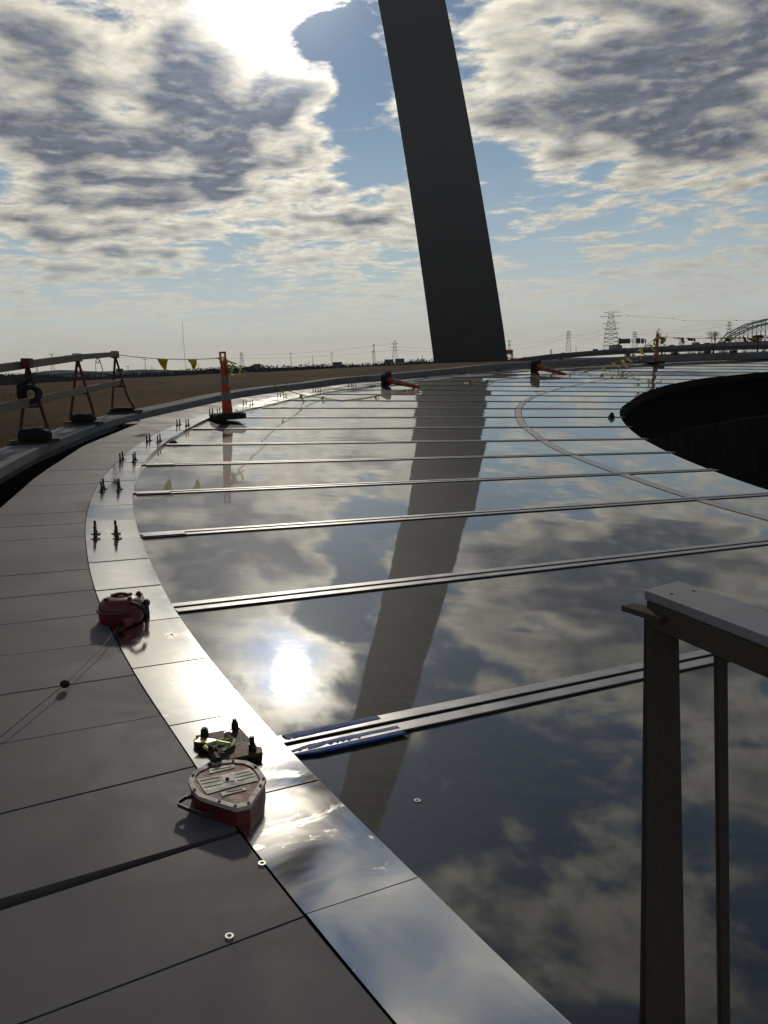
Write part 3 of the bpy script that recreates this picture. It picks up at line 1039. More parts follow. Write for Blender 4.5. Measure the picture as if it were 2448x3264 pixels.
for ci, sp in enumerate(STUDS):
    c = hit(sp[0], sp[1], 0.032)
    root = empty('anchor_stud_cluster', c, STUD_LAB.get(ci, 'cluster of four dark threaded anchor studs standing on the polished flashing'), 'anchor studs', 'anchor stud clusters along the flashing')
    k_ = int(np.argmin(np.hypot(C_OUT[:, 0] - c[0], C_OUT[:, 1] - c[1])))
    tg_ = C_OUT[min(k_ + 2, len(C_OUT) - 1)] - C_OUT[max(k_ - 2, 0)]
    tg_ /= np.linalg.norm(tg_)
    nm_ = np.array((tg_[1], -tg_[0]))
    for (dn, dt_) in ((-0.075, -0.085), (0.075, -0.085), (-0.07, 0.085), (0.075, 0.085)):
        p = rz(c[:2] + nm_ * dn + tg_ * dt_, 0.032)
        st = inst('stud', proto[0], root, p - c)
        inst('nut', proto[1], st, (0, 0, 0))
        inst('washer', proto[2], st, (0, 0, 0))

# ------------------------------------------------------------------ near fall-arrest block with its anchor plate
def zp(x, y):       # pixel of the enlarged crop (540,2250)-(940,2700) -> photo pixel
    return 540 + x * 0.24111, 2250 + y * 0.24115


def lift(pts, off):
    return [hit(*zp(*p), off) for p in pts]


BZ = 0.068
top_px = [(350, 842), (520, 757), (700, 716), (850, 706), (1030, 726), (1165, 790), (1280, 960), (1240, 1060), (1165, 1165), (1070, 1308), (880, 1352), (650, 1282), (400, 1200), (300, 1120), (252, 1000), (280, 910)]
top = lift(top_px, 0.031 + BZ)
top = top[::-1]
ctr = sum(top) / len(top)
blk = empty('fall_arrest_block', (ctr[0], ctr[1], rz(ctr)[2] + 0.031), 'worn red fall arrest block with white rimmed faceted lid and label plate', 'safety block')
body = [p - np.array((0, 0, 0.012)) for p in top]
shr = [ctr - np.array((0, 0, 0.012)) + (p - ctr) * np.array((0.965, 0.965, 1)) - np.array((0, 0, 0)) for p in top]
MB().prism(shr, BZ - 0.012).build('housing', M['red'], blk, bevel=0.004)
rimo = MB()
inner = [ctr + (p - ctr) * 0.855 for p in top]
n = len(top)
v_ = [p for p in top] + inner + [p - np.array((0, 0, 0.014)) for p in top] + [p - np.array((0, 0, 0.014)) for p in inner]
f_ = []
for i in range(n):
    j = (i + 1) % n
    f_ += [(i, j, n + j, n + i), (i, 2 * n + i, 2 * n + j, j), (n + i, n + j, 3 * n + j, 3 * n + i), (2 * n + i, 3 * n + i, 3 * n + j, 2 * n + j)]
rimo.add(v_, f_).build('lid_rim', M['rim'], blk)
lid = MB().prism([ctr + (p - ctr) * 0.853 - np.array((0, 0, 0.004)) for p in top], 0.010).build('lid', M['red_face'], blk)
for i in range(0, n, 1):
    if i % 2 == 0 or i in (5, 9):
        p = ctr + (top[i] - ctr) * 0.93
        MB().tube([p - np.array((0, 0, 0.002)), p + np.array((0, 0, 0.004))], 0.0055, 6).build('lid_screw', M['steel_dark'], blk)


def plate_on(px, off, m, name, parent, th=0.0015):
    pts = lift(px, off)
    # counter-clockwise from above
    s_ = sum(pts[i][0] * pts[(i + 1) % len(pts)][1] - pts[(i + 1) % len(pts)][0] * pts[i][1] for i in range(len(pts)))
    if s_ < 0: pts = pts[::-1]
    return MB().prism(pts, th).build(name, m, parent)


zl = 0.031 + BZ - 0.004
plate_on([(365, 968), (700, 905), (1060, 822), (1120, 880), (1170, 985), (900, 1050), (500, 1165), (455, 1120)], zl + 0.0025, M['plate'], 'label_plate', blk)
plate_on([(525, 832), (855, 770), (860, 815), (530, 892)], zl + 0.0025, M['plate'], 'label_strip', blk)
plate_on([(675, 1140), (1000, 1075), (1018, 1110), (760, 1170), (700, 1195)], zl + 0.0025, M['plate'], 'label_strip', blk)
plate_on([(690, 915), (845, 888), (862, 985), (715, 1010)], zl + 0.004, M['plate_white'], 'label_sticker', blk)
hc = hit(*zp(765, 970), zl + 0.004)
MB().tube([hc, hc + np.array((0, 0, 0.004))], 0.0065, 8).build('centre_hole', M['pit'], blk)
# dark lettering lines on the plate
for (x0, y0, x1, y1) in ((400, 990, 660, 938), (430, 1030, 680, 980), (470, 1075, 700, 1025), (880, 905, 1060, 862), (880, 945, 1110, 890), (900, 985, 1130, 930), (560, 850, 820, 800), (760, 1135, 960, 1095)):
    q0, q1 = hit(*zp(x0, y0), zl + 0.0032), hit(*zp(x1, y1), zl + 0.0032)
    MB().beam(q0, q1, 0.0028, 0.0008).build('print_line', M['steel_dark'], blk)
# carrying handle, a flat bent bar on the side
hp = [zp(330, 1195), zp(210, 1215), zp(125, 1270), zp(115, 1310), zp(250, 1370), zp(470, 1440), zp(560, 1420), zp(600, 1390)]
hpts = [hit(*p, 0.031 + 0.032) for p in hp]
hd = MB()
for i in range(len(hpts) - 1):
    hd.beam(hpts[i], hpts[i + 1], 0.004, 0.013)
hd.build('handle', M['handle'], blk)
# swivel eye at the head of the block
eye_c = hit(*zp(590, 660), 0.031 + 0.075)
hb = hit(*zp(640, 735), 0.031 + 0.07)
MB().tube([hb, eye_c], 0.016, 10).build('swivel', M['steel_dark'], blk, smooth=True)
loop = []
e1 = (eye_c - hb) / np.linalg.norm(eye_c - hb)
for k in range(15):
    t = 2 * math.pi * k / 14
    loop.append(eye_c + e1 * 0.022 + e1 * 0.02 * math.cos(t) + np.array((0, 0, 1)) * 0.02 * math.sin(t))
MB().tube(loop, 0.006, 8).build('swivel_eye', M['steel_dark'], blk, smooth=True)

# anchor plate
pl_px = [(345, 388), (930, 275), (1243, 610), (1232, 640), (760, 700), (660, 720), (345, 440)]
pz = 0.031 + 0.028
P_ = lift([(345, 390), (930, 277), (1240, 612), (740, 712)], pz)
apl = empty('anchor_plate', hit(*zp(800, 500), 0.031), 'rusty steel anchor plate with three tall studs bolted over the flashing', 'anchor plate')
MB().prism(P_[::-1], 0.012).build('plate', M['rust'], apl, bevel=0.0015, bseg=1)
for (x, y, ytop) in ((468, 395, 285), (868, 300, 170), (1100, 585, 400)):
    p = hit(*zp(x, y), pz)
    t_ = above(p, zp(x, ytop)[1])
    MB().tube([p - np.array((0, 0, 0.03)), t_], 0.0095, 10).build('stud', M['stud'], apl, smooth=True)
    MB().tube([p, p + np.array((0, 0, 0.014))], 0.0165, 6).build('nut', M['stud'], apl)
    MB().tube([p + np.array((0, 0, 0.014)), p + np.array((0, 0, 0.026))], 0.0155, 6).build('nut', M['stud'], apl)
for (x, y) in ((430, 520), (1130, 650)):
    p = hit(*zp(x, y), 0.031)
    MB().tube([p, p + np.array((0, 0, 0.022))], 0.03, 10).build('spacer', M['steel_dark'], apl)
# zinc-yellow shackle lying on the plate
shk = empty('shackle', hit(*zp(690, 500), pz), 'yellow zinc steel shackle linking the anchor plate to the red block', 'shackle')
path = [(640, 600), (520, 575), (470, 545), (520, 510), (650, 470), (800, 425), (855, 455), (840, 505), (720, 575), (690, 585)]
sp_ = [hit(*zp(*p), pz + 0.012) for p in path]
MB().tube(sp_, 0.008, 8).build('bow', M['brass'], shk, smooth=True)
b0_, b1_ = hit(*zp(635, 480), pz + 0.022), hit(*zp(800, 510), pz + 0.022)
MB().tube([b0_, b1_], 0.009, 8).build('pin', M['brass'], shk, smooth=True)
q = hit(*zp(780, 425), pz + 0.008)
MB().tube([q, q + np.array((0, 0, 0.026))], 0.017, 6).build('lock_nut', M['chrome'], shk)
MB().tube([q + np.array((0, 0, 0.026)), q + np.array((0, 0, 0.03))], 0.010, 10).build('bolt_end', M['chrome'], shk)
plate_on([(330, 470), (400, 415), (600, 440), (650, 455), (560, 478), (440, 480)], pz + 0.006, M['brass'], 'cotter_tab', shk, 0.004)
lk = [hit(*zp(*p), 0.031 + 0.05) for p in ((600, 560), (560, 610), (590, 660), (650, 650), (660, 600), (610, 560))]
MB().tube(lk, 0.007, 8).build('link', M['stud'], shk, smooth=True)

# ------------------------------------------------------------------ far fall-arrest block (round, dark red) and its cable
def zq(x, y):       # enlarged crop (300,1850)-(800,2250)
    return 300 + x * 0.30139, 1850 + y * 0.30143


bc = hit(*zq(300, 470), 0.031)
R2 = 0.11
cx = hit(*zq(295, 425), 0.031)
blk2 = empty('fall_arrest_block', cx, 'dark red round fall arrest block with its cable drawn out over the deck', 'safety block')
mb = MB()
rings = [(0.0, 0.92), (0.015, 1.0), (0.07, 1.0), (0.10, 0.95), (0.122, 0.78), (0.13, 0.5), (0.132, 0.0)]
vv, ff = [], []
SG = 24
for (h, r) in rings:
    for k in range(SG):
        t = 2 * math.pi * k / SG
        # flattened toward the anchor side
        vv.append(cx + np.array((R2 * r * math.cos(t) * 1.06, R2 * r * math.sin(t) * 0.95, h)))
for i in range(len(rings) - 1):
    for k in range(SG):
        k2 = (k + 1) % SG
        ff.append((i * SG + k, i * SG + k2, (i + 1) * SG + k2, (i + 1) * SG + k))
ff.append(tuple(range(SG - 1, -1, -1)))
mb.add(vv, ff).build('housing', M['red'], blk2, smooth=True)
rr = MB()
pts = [cx + np.array((R2 * 1.085 * math.cos(2 * math.pi * k / 28), R2 * 0.975 * math.sin(2 * math.pi * k / 28), 0.066)) for k in range(29)]
rr.tube(pts, 0.008, 6, cap=False).build('seam_ring', M['red'], blk2, smooth=True)
for (dx, dy) in ((-0.05, 0.04), (0.04, 0.05), (0.06, -0.03), (-0.06, -0.04)):
    MB().tube([cx + np.array((dx, dy, 0.118)), cx + np.array((dx, dy, 0.137))], 0.012, 6).build('cover_bolt', M['steel_dark'], blk2)
hpt = []
for k in range(9):
    t = math.pi * k / 8
    hpt.append(cx + np.array((-0.05 * math.cos(t), 0.02, 0.12 + 0.022 * math.sin(t))))
MB().tube(hpt, 0.009, 8).build('carry_handle', M['red'], blk2, smooth=True)
# outlet boss where the cable leaves
ob = hit(*zq(300, 455), 0.031 + 0.03)
dirc = np.array((-0.45, -0.89, 0.0))
MB().tube([ob - dirc * 0.05, ob + dirc * 0.012], 0.03, 14).build('cable_outlet', M['red'], blk2, smooth=True)
MB().tube([ob + dirc * 0.012, ob + dirc * 0.03], 0.016, 12).build('outlet_bush', M['rubber'], blk2, smooth=True)
# anchor plate of the far block
apl2 = empty('anchor_plate', hit(*zq(470, 230), 0.031), 'small dark anchor plate with bolts behind the round red block', 'anchor plate')
P_ = [hit(*zq(*p), pz) for p in ((270, 190), (510, 130), (590, 330), (360, 400))]
MB().prism(P_[::-1], 0.012).build('plate', M['rust'], apl2, bevel=0.0015, bseg=1)
for (x, y, yt) in ((245, 235, 155), (475, 190, 115), (565, 400, 200)):
    p = hit(*zq(x, y), 0.031 + (0.0 if x == 565 else 0.028))
    t_ = above(p, zq(x, yt)[1])
    MB().tube([p - np.array((0, 0, 0.0)), t_], 0.009 if x != 565 else 0.0125, 10).build('stud', M['stud'], apl2, smooth=True)
    m_ = t_ - np.array((0, 0, 0.03))
    MB().tube([m_, m_ + np.array((0, 0, 0.022))], 0.017 if x != 565 else 0.021, 6).build('nut', M['stud'], apl2)
for (x, y) in ((340, 260), (520, 340)):
    p = hit(*zq(x, y), 0.031)
    MB().tube([p, p + np.array((0, 0, 0.03))], 0.022, 8).build('spacer', M['steel_dark'], apl2)
# bent hook between block and plate
hk = [hit(*zq(*p), 0.031 + h) for p, h in (((400, 235), 0.13), ((450, 255), 0.13), ((520, 300), 0.11), ((545, 360), 0.08))]
MB().tube(hk, 0.011, 8).build('hook', M['steel_dark'], blk2, smooth=True)

cable = empty('steel_cable', hit(207, 2180, 0.04), 'thin steel cable with black ball stopper crossing the dark deck', 'cable')
cp = [ob + dirc * 0.02] + [hit(x, y, o) for x, y, o in ((330, 2058, 0.06), (270, 2118, 0.055), (207, 2180, 0.055), (100, 2267, 0.055), (0, 2350, 0.05), (-200, 2520, 0.045), (-420, 2700, 0.034))]
MB().tube(cp, 0.0022, 6).build('wire_rope', M['wire'], cable, smooth=True)
bm_ = bmesh.new()
bmesh.ops.create_uvsphere(bm_, u_segments=14, v_segments=10, radius=0.021)
for v in bm_.verts:
    v.co.z *= 0.85
me_ = bpy.data.meshes.new('ball_stopper'); bm_.to_mesh(me_); bm_.free(); me_.materials.append(M['rubber'])
for p in me_.polygons: p.use_smooth = True
o_ = bpy.data.objects.new('ball_stopper', me_); col.objects.link(o_); o_.parent = cable
o_.matrix_parent_inverse = cable.matrix_world.inverted(); o_.location = tuple(cp[3])

# ------------------------------------------------------------------ loose washers
def washer_mesh(ro, ri, h):
    mb = MB(); n = 20; v, f = [], []
    for (r, z) in ((ro, 0), (ro, h), (ri, h), (ri, 0)):
        for k in range(n):
            t = 2 * math.pi * k / n
            v.append((r * math.cos(t), r * math.sin(t), z))
    for i in range(4):
        for k in range(n):
            f.append((i * n + k, i * n + (k + 1) % n, ((i + 1) % 4) * n + (k + 1) % n, ((i + 1) % 4) * n + k))
    return mb.add(v, f)


M['washer'] = material('zinc_washer', (0.55, 0.53, 0.48), 0.35, 0.6, 0.5, 0.1, 60)
for (x, y, off, lab) in ((835, 2752, 0.0322, 'loose zinc washer on the deck beside the flashing edge'), (731, 2984, 0.0322, 'loose zinc washer on the deck beside a panel joint'), (1330, 2552, 0.0005, 'loose zinc washer lying on the glass pane')):
    o_ = washer_mesh(0.0115, 0.0062, 0.0022).build('washer', M['washer'])
    p = hit(x, y, off)
    o_.location = tuple(p)
    ga = float(roofab(*ab_of(p + np.array((0.01, 0, 0)))) - roofab(*ab_of(p))) / 0.01
    gb = float(roofab(*ab_of(p + np.array((0, 0.01, 0)))) - roofab(*ab_of(p))) / 0.01
    o_.rotation_euler = Vector((-ga, -gb, 1)).to_track_quat('Z', 'Y').to_euler()
    tag(o_, lab, 'washer', 'loose washers')

# blue tape over the ends of the nearest mullion's two cap strips
for (pa, pb, wd, nm, lab) in (((905, 2352), (1208, 2286), 0.05, 'blue_tape', 'thin crinkled strip of blue tape on the upper cap of the taped mullion'),
                              ((930, 2402), (1282, 2326), 0.085, 'blue_tape', 'wide crinkled strip of blue tape on the lower cap of the taped mullion')):
    q0, q1 = hit(*pa, 0.010), hit(*pb, 0.010)
    vt, fs = [], []
    nl, nw = 40, 4
    dd_ = (q1 - q0); dd_ /= np.linalg.norm(dd_)
    sd = np.array((-dd_[1], dd_[0], 0)); sd /= np.linalg.norm(sd)
    for i in range(nl + 1):
        for j in range(nw + 1):
            p = q0 + (q1 - q0) * i / nl
            w_ = wd * (0.5 + 0.5 * min(1, i / 8)) if nm and wd > 0.06 else wd * (1 - 0.35 * i / nl)
            p = p + sd * (j / nw - 0.5) * w_
            wr = 0.0018 * abs(math.sin(i * 0.9 + j * 1.9 + math.sin(i * .37) * 2)) if i < nl * 0.62 else 0.0006
            a_, b_ = ab_of(p)
            vt.append((p[0], p[1], float(roofab(a_, b_)) + 0.0098 + wr))
    for i in range(nl):
        for j in range(nw):
            fs.append((i * (nw + 1) + j, i * (nw + 1) + j + 1, (i + 1) * (nw + 1) + j + 1, (i + 1) * (nw + 1) + j))
    ob_ = MB().add(vt, fs).build(nm, M['tape'], smooth=True)
    md = ob_.modifiers.new('thickness', 'SOLIDIFY'); md.thickness = 0.0008; md.offset = 1
    tag(ob_, lab, 'tape', 'strips of blue tape')

# ------------------------------------------------------------------ delineator posts
def delineator(base, axis, H_, yaw, label, foot=0.54):
    """base: centre of the rubber foot's underside; axis: unit vector along the tube"""
    root = empty('traffic_delineator', base, label, 'traffic post', 'orange delineator posts on the roof')
    ax = np.array(axis, float); ax /= np.linalg.norm(ax)
    ref = np.array((math.cos(yaw), math.sin(yaw), 0.0))
    s1 = ref - ax * (ref @ ax); s1 /= np.linalg.norm(s1)
    s2 = np.cross(ax, s1)
    sc = H_ / 1.18
    bs = foot * sc
    bh = 0.115 * sc
    def loc(h): return base + ax * h
    # rubber foot: eight-sided slab with a chamfered top and a small lug
    mb = MB()
    o8 = []
    for (x, y) in ((-.5, -.38), (-.38, -.5), (.38, -.5), (.5, -.38), (.5, .38), (.38, .5), (-.38, .5), (-.5, .38)):
        o8.append(s1 * x * bs + s2 * y * bs)
    v = [base + p for p in o8] + [loc(bh * .75) + p for p in o8] + [loc(bh) + p * 0.86 for p in o8]
    f = [tuple(range(7, -1, -1)), tuple(16 + k for k in range(8))]
    for r_ in range(2):
        for k in range(8):
            f.append((r_ * 8 + k, r_ * 8 + (k + 1) % 8, r_ * 8 + 8 + (k + 1) % 8, r_ * 8 + 8 + k))
    ft = mb.add(v, f).build('rubber_foot', M['rubber'], root)
    lug = [loc(bh) + s1 * (0.30 + 0.05 * math.cos(t)) * bs + ax * 0.035 * math.sin(t) for t in np.linspace(0, math.pi, 7)]
    MB().tube(lug, 0.008 * sc, 6).build('lift_loop', M['rubber'], ft)
    segs = [(bh, 0.34, 'tube', M['cone']), (0.34, 0.475, 'reflective_band', M['band']), (0.475, 0.625, 'tube', M['cone']), (0.625, 0.76, 'reflective_band', M['band']), (0.76, 0.99, 'tube', M['cone'])]
    rad = lambda h: (0.094 - 0.040 * (h - 0.1) / 0.9)
    for (h0, h1, nm, m) in segs:
        h0_ = h0 if h0 == bh else h0 * sc
        off = 0.0025 if nm == 'reflective_band' else 0.0
        t0, t1 = rad(h0_ / sc) + off, rad(h1) + off
        MB().tube([loc(h0_), loc(h0_ + .012 * sc), loc(h1 * sc - .012 * sc), loc(h1 * sc)], [t0 * sc * .985, t0 * sc, t1 * sc, t1 * sc * .985], 18).build(nm, m, root, smooth=True)
    # flat looped grip at the top with a window through it
    gp = MB()
    r0 = 0.056 * sc
    gp.beam(loc(0.985 * sc) - s1 * r0 * .78, loc(1.15 * sc) - s1 * r0 * .78, 0.022 * sc, 0.05 * sc, s2)
    gp.beam(loc(0.985 * sc) + s1 * r0 * .78, loc(1.15 * sc) + s1 * r0 * .78, 0.022 * sc, 0.05 * sc, s2)
    gp.beam(loc(1.165 * sc) - s1 * r0, loc(1.165 * sc) + s1 * r0, 0.05 * sc, 0.03 * sc, ax)
    gp.beam(loc(1.0 * sc) - s1 * r0, loc(1.0 * sc) + s1 * r0, 0.06 * sc, 0.04 * sc, ax)
    gp.beam(loc(1.085 * sc) - s1 * r0 * .6, loc(1.085 * sc) + s1 * r0 * .6, 0.03 * sc, 0.014 * sc, ax)
    gp.build('grip', M['cone'], root)
    return loc(1.17 * sc)


d1 = hit(727, 1336, 0.033)
TIP1 = delineator(d1, (-0.02, 0.0, 1), 1.21, 0.5, 'upright orange delineator post with grey bands on black rubber foot at flashing edge')
d4 = hit(2091, 1160, 0.03)
h4 = above(d4, 1063)[2] - d4[2]
TIP4 = delineator(d4, (0.035, 0, 1), min(h4, 1.55), 0.4, 'upright orange delineator post farthest along the flashing, pennant lines tied to both sides')


def fallen(px_base, length, ang, label):
    p0 = hit(*px_base, 0.0)
    az = math.atan2(p0[0], p0[1])
    rt = np.array((math.cos(az), -math.sin(az)))
    fw = np.array((math.sin(az), math.cos(az)))
    dr = rt * math.cos(math.radians(ang)) - fw * math.sin(math.radians(ang))
    p1 = rz(p0[:2] + dr * length, 0.055 * length)
    b_ = p0 + np.array((0, 0, 0.40 * length / 1.18 * 0.5))
    ax2 = p1 - b_
    ax2 /= np.linalg.norm(ax2)
    return delineator(b_, ax2, length, 0.0, label, 0.42)


TIP2 = fallen((1228, 1231), 1.27, 32, 'fallen orange delineator post lying on the glass with its black foot on the flashing')
TIP3 = fallen((1704, 1186), 1.55, 32, 'fallen orange delineator post lying on the glass farther round the roof')

# ------------------------------------------------------------------ pennant lines
def pennant_line(pts, flags, label, r=0.006, nm='pennant_rope'):
    """pts: 3-D points of the rope; flags: (fraction along rope, hang vector, size, skew)"""
    root = empty(nm, pts[0], label, 'pennant line', 'yellow pennant lines')
    P = np.array(pts, float)
    L_ = np.r_[0, np.cumsum(np.linalg.norm(np.diff(P, axis=0), axis=1))]
    MB().tube(P, r, 6).build('rope', M['rope'], root, smooth=True)
    for (fr, hang, size, seed) in flags:
        q = fr * L_[-1]
        c = np.array([np.interp(q, L_, P[:, k]) for k in range(3)])
        c2 = np.array([np.interp(min(q + 0.05, L_[-1]), L_, P[:, k]) for k in range(3)])
        d = c2 - c
        if np.linalg.norm(d) < 1e-6: d = np.array((1.0, 0, 0))
        d /= np.linalg.norm(d)
        h = np.array(hang, float); h /= np.linalg.norm(h)
        rr_ = random.Random(seed)
        nr = 5
        v, f = [], []
        sd = np.cross(d, h); sd /= (np.linalg.norm(sd) + 1e-9)
        for i in range(nr + 1):
            t = i / nr
            size_ = size * 1.25
            wdt = size_ * 0.8 * (1 - t) + 0.004
            bend = sd * size * 0.22 * math.sin(t * 2.6 + rr_.uniform(-.4, .4)) * rr_.choice((1, 1, -1))
            m_ = c + h * size_ * t + bend
            v += [m_ - d * wdt / 2, m_ + d * wdt / 2]
        for i in range(nr):
            f.append((2 * i, 2 * i + 1, 2 * i + 3, 2 * i + 2))
        o = MB().add(v, f).build('pennant', M['pennant'], root, smooth=True)
        md = o.modifiers.new('thickness', 'SOLIDIFY'); md.thickness = 0.0015
    return root


RAIL_END = None   # set by the barricade below


def at_like(x, y, P):
    """sight line point at the same horizontal distance as P"""
    return at(x, y, math.hypot(P[0], P[1]))


# ------------------------------------------------------------------ barricade of three A-frames with plank rails
FR = [dict(apex=(87, 1163), f0=(62, 1402), f1=(163, 1398), bar=(70, 127, 1296), board=((30, 1410), (190, 1402)), lab='red A-frame trestle carrying a coil of black hose'),
      dict(apex=(247, 1144), f0=(224, 1340), f1=(305, 1340), bar=(232, 280, 1254), board=((205, 1349), (330, 1348)), lab='red A-frame trestle standing between the hose trestle and the pennant rope trestle'),
      dict(apex=(367, 1134), f0=(357, 1301), f1=(430, 1304), bar=(356, 398, 1232), board=((342, 1316), (455, 1310)), lab='red A-frame trestle with one bent leg where the pennant rope is tied')]
apexes, bars = [], []
for k, F_ in enumerate(FR):
    c0, c1 = hit(*F_['board'][0], 0.14), hit(*F_['board'][1], 0.14)
    mid = (c0 + c1) / 2
    D_ = math.hypot(mid[0], mid[1])
    tr_ = empty('trestle', mid, F_['lab'], 'trestle', 'A-frame trestles of the barricade')
    MB().beam(at(*F_['board'][0], D_ - .05) + np.array((0, 0, .0)), at(*F_['board'][1], D_ - .05), 0.16, 0.045).build('foot_board', M['wood_dark'], tr_, bevel=0.003, bseg=1)
    ap = at(*F_['apex'], D_)
    f0, f1 = at(*F_['f0'], D_ - 0.05), at(*F_['f1'], D_ - 0.02)
    MB().tube([f0, ap], 0.021, 8).build('leg', M['horse_red'], tr_, smooth=True)
    if k == 2:
        kn = at(402, 1252, D_)
        MB().tube([ap, kn, at(412, 1275, D_), f1], 0.018, 8).build('leg', M['horse_red'], tr_, smooth=True)
    else:
        MB().tube([ap, f1], 0.021, 8).build('leg', M['horse_red'], tr_, smooth=True)
    q0, q1 = at(F_['bar'][0], F_['bar'][2], D_), at(F_['bar'][1], F_['bar'][2], D_)
    MB().beam(q0, q1, 0.03, 0.03).build('cross_bar', M['horse_red'], tr_)
    pk = MB().box(ap + np.array((0, 0.0, 0.02)), 0.10, 0.14, 0.12)
    pk.build('rail_bracket', M['horse_red'], tr_, bevel=0.004, bseg=1)
    MB().box((q0 + q1) / 2 + np.array((0.02, 0, 0.05)), 0.07, 0.05, 0.11).build('rail_stop', M['horse_red'], tr_)
    apexes.append(ap); bars.append((q0 + q1) / 2)


def rail(p0, p1, hgt, thk, label, m='wood'):
    o = MB().beam(p0, p1, thk, hgt).build('plank_rail', M[m], bevel=0.004, bseg=1)
    return tag(o, label, 'plank', 'plank rails of the barricade')


up_ = np.array((0, 0, 1.0))
dA = math.hypot(apexes[0][0], apexes[0][1]); dB = math.hypot(apexes[1][0], apexes[1][1]); dC = math.hypot(apexes[2][0], apexes[2][1])
s_dir = (apexes[1] - apexes[0]) / np.linalg.norm(apexes[1] - apexes[0])
off_t = np.array((0.06, -0.12, 0))
rail(at(-190, 1199, dA - 1.7), at(253, 1139, dB - .09), 0.098, 0.042, 'long upper plank rail running out to the near end of the barricade')
rail(at(246, 1138.5, dB - .14), at(376, 1128.5, dC - .10), 0.082, 0.042, 'short upper plank rail ending where the pennant rope is tied')
rail(at(-190, 1343, dA - 1.5), at(120, 1276, dA + 0.05), 0.105, 0.045, 'lower plank rail out beyond the hose trestle')
rail(at(116, 1275.5, dA + 0.10), at(383, 1219, dC + 0.05), 0.092, 0.045, 'lower plank rail spanning the three trestles')
# strap hanging off the rail
tp = at(311, 1132, (dB + dC) / 2)
D3 = math.hypot(tp[0], tp[1]) - .12
st = [at(311, 1134, D3), at(318, 1150, D3), at(326, 1175, D3), at(329, 1192, D3)]
so = MB().tube(st, 0.007, 6).build('hanging_strap', M['white_tag'])
tag(so, 'thin pale strap dangling from the upper plank rail', 'strap')
lo_ = [at(311 + 5 * math.sin(t), 1150 - 8 * math.cos(t), D3 - .02) for t in np.linspace(0, 2 * math.pi, 13)]
tag(MB().tube(lo_, 0.006, 6).build('snap_hook', M['horse_red']), 'small red snap hook looped over the upper plank rail', 'hook')

# coil of hose on the first trestle
cc = at(95, 1258, dA - 0.1)
hose = empty('hose_coil', cc, 'black hose coiled on the lower rail of the first trestle', 'hose')
for (dx, rr1, ph) in ((0.0, 0.105, 0.0), (0.03, 0.095, 0.4), (-0.03, 0.112, 0.9)):
    lp = [cc + np.array((rr1 * math.cos(t) + dx, 0.03 * math.sin(2 * t + ph), rr1 * 0.9 * math.sin(t))) for t in np.linspace(0, 2 * math.pi, 25)]
    MB().tube(lp, 0.027, 8).build('hose_loop', M['rubber'], hose, smooth=True)
lp = [cc + np.array(p) for p in ((-0.10, 0, 0.02), (-0.13, -.02, 0.10), (-0.08, 0, 0.14), (-0.02, 0.0, 0.15), (0.0, 0, 0.2))]
MB().tube(lp, 0.025, 8).build('hose_end', M['rubber'], hose, smooth=True)


def sandbag(center, sx, sy, sz, yaw, label, seed):
    bm2 = bmesh.new()
    bmesh.ops.create_icosphere(bm2, subdivisions=4, radius=1.0)
    r_ = random.Random(seed)
    ph = [r_.uniform(0, 6) for _ in range(6)]
    for v in bm2.verts:
        x, y, z = v.co
        sgn = lambda q, e: math.copysign(abs(q) ** e, q)
        x, y, z = sgn(x, .75), sgn(y, .75), sgn(z, .8)
        k = 1 + .07 * math.sin(3 * x + ph[0]) * math.sin(4 * y + ph[1]) + .05 * math.sin(7 * x + ph[2] + 2 * z) + .03 * math.sin(11 * y + ph[3])
        z = z * k
        if z < -0.5: z = -0.5 + (z + .5) * .2
        v.co = (x * sx / 2 * k, y * sy / 2 * k, (z + .6) * sz / 1.6)
    me = bpy.data.meshes.new('sandbag'); bm2.to_mesh(me); bm2.free(); me.materials.append(M['sandbag'])
    for p in me.polygons: p.use_smooth = True
    o = bpy.data.objects.new('sandbag', me); col.objects.link(o)
    o.location = tuple(center); o.rotation_euler = (0, 0, yaw)
    return tag(o, label, 'sandbag', 'black sandbags weighing down the trestles')


sandbag(at(113, 1406, dA - .12), 0.40, 0.30, 0.17, 0.1, 'plump black sandbag on the foot board of the hose trestle', 1)
sandbag(at(265, 1346, dB - .1), 0.34, 0.26, 0.13, 0.2, 'creased black sandbag on the foot board of the middle trestle', 2)
sandbag(at(388, 1311, dC - .08), 0.38, 0.24, 0.07, 0.1, 'flat black sandbag on the foot board of the bent trestle', 3)

# ------------------------------------------------------------------ the pennant lines themselves
re_ = at(376, 1131, dC - .1)
def sag(a, b, n, s_):
    out = []
    for i in range(n + 1):
        t = i / n
        p = a * (1 - t) + b * t
        out.append(p - np.array((0, 0, 4 * s_ * t * (1 - t))))
    return out


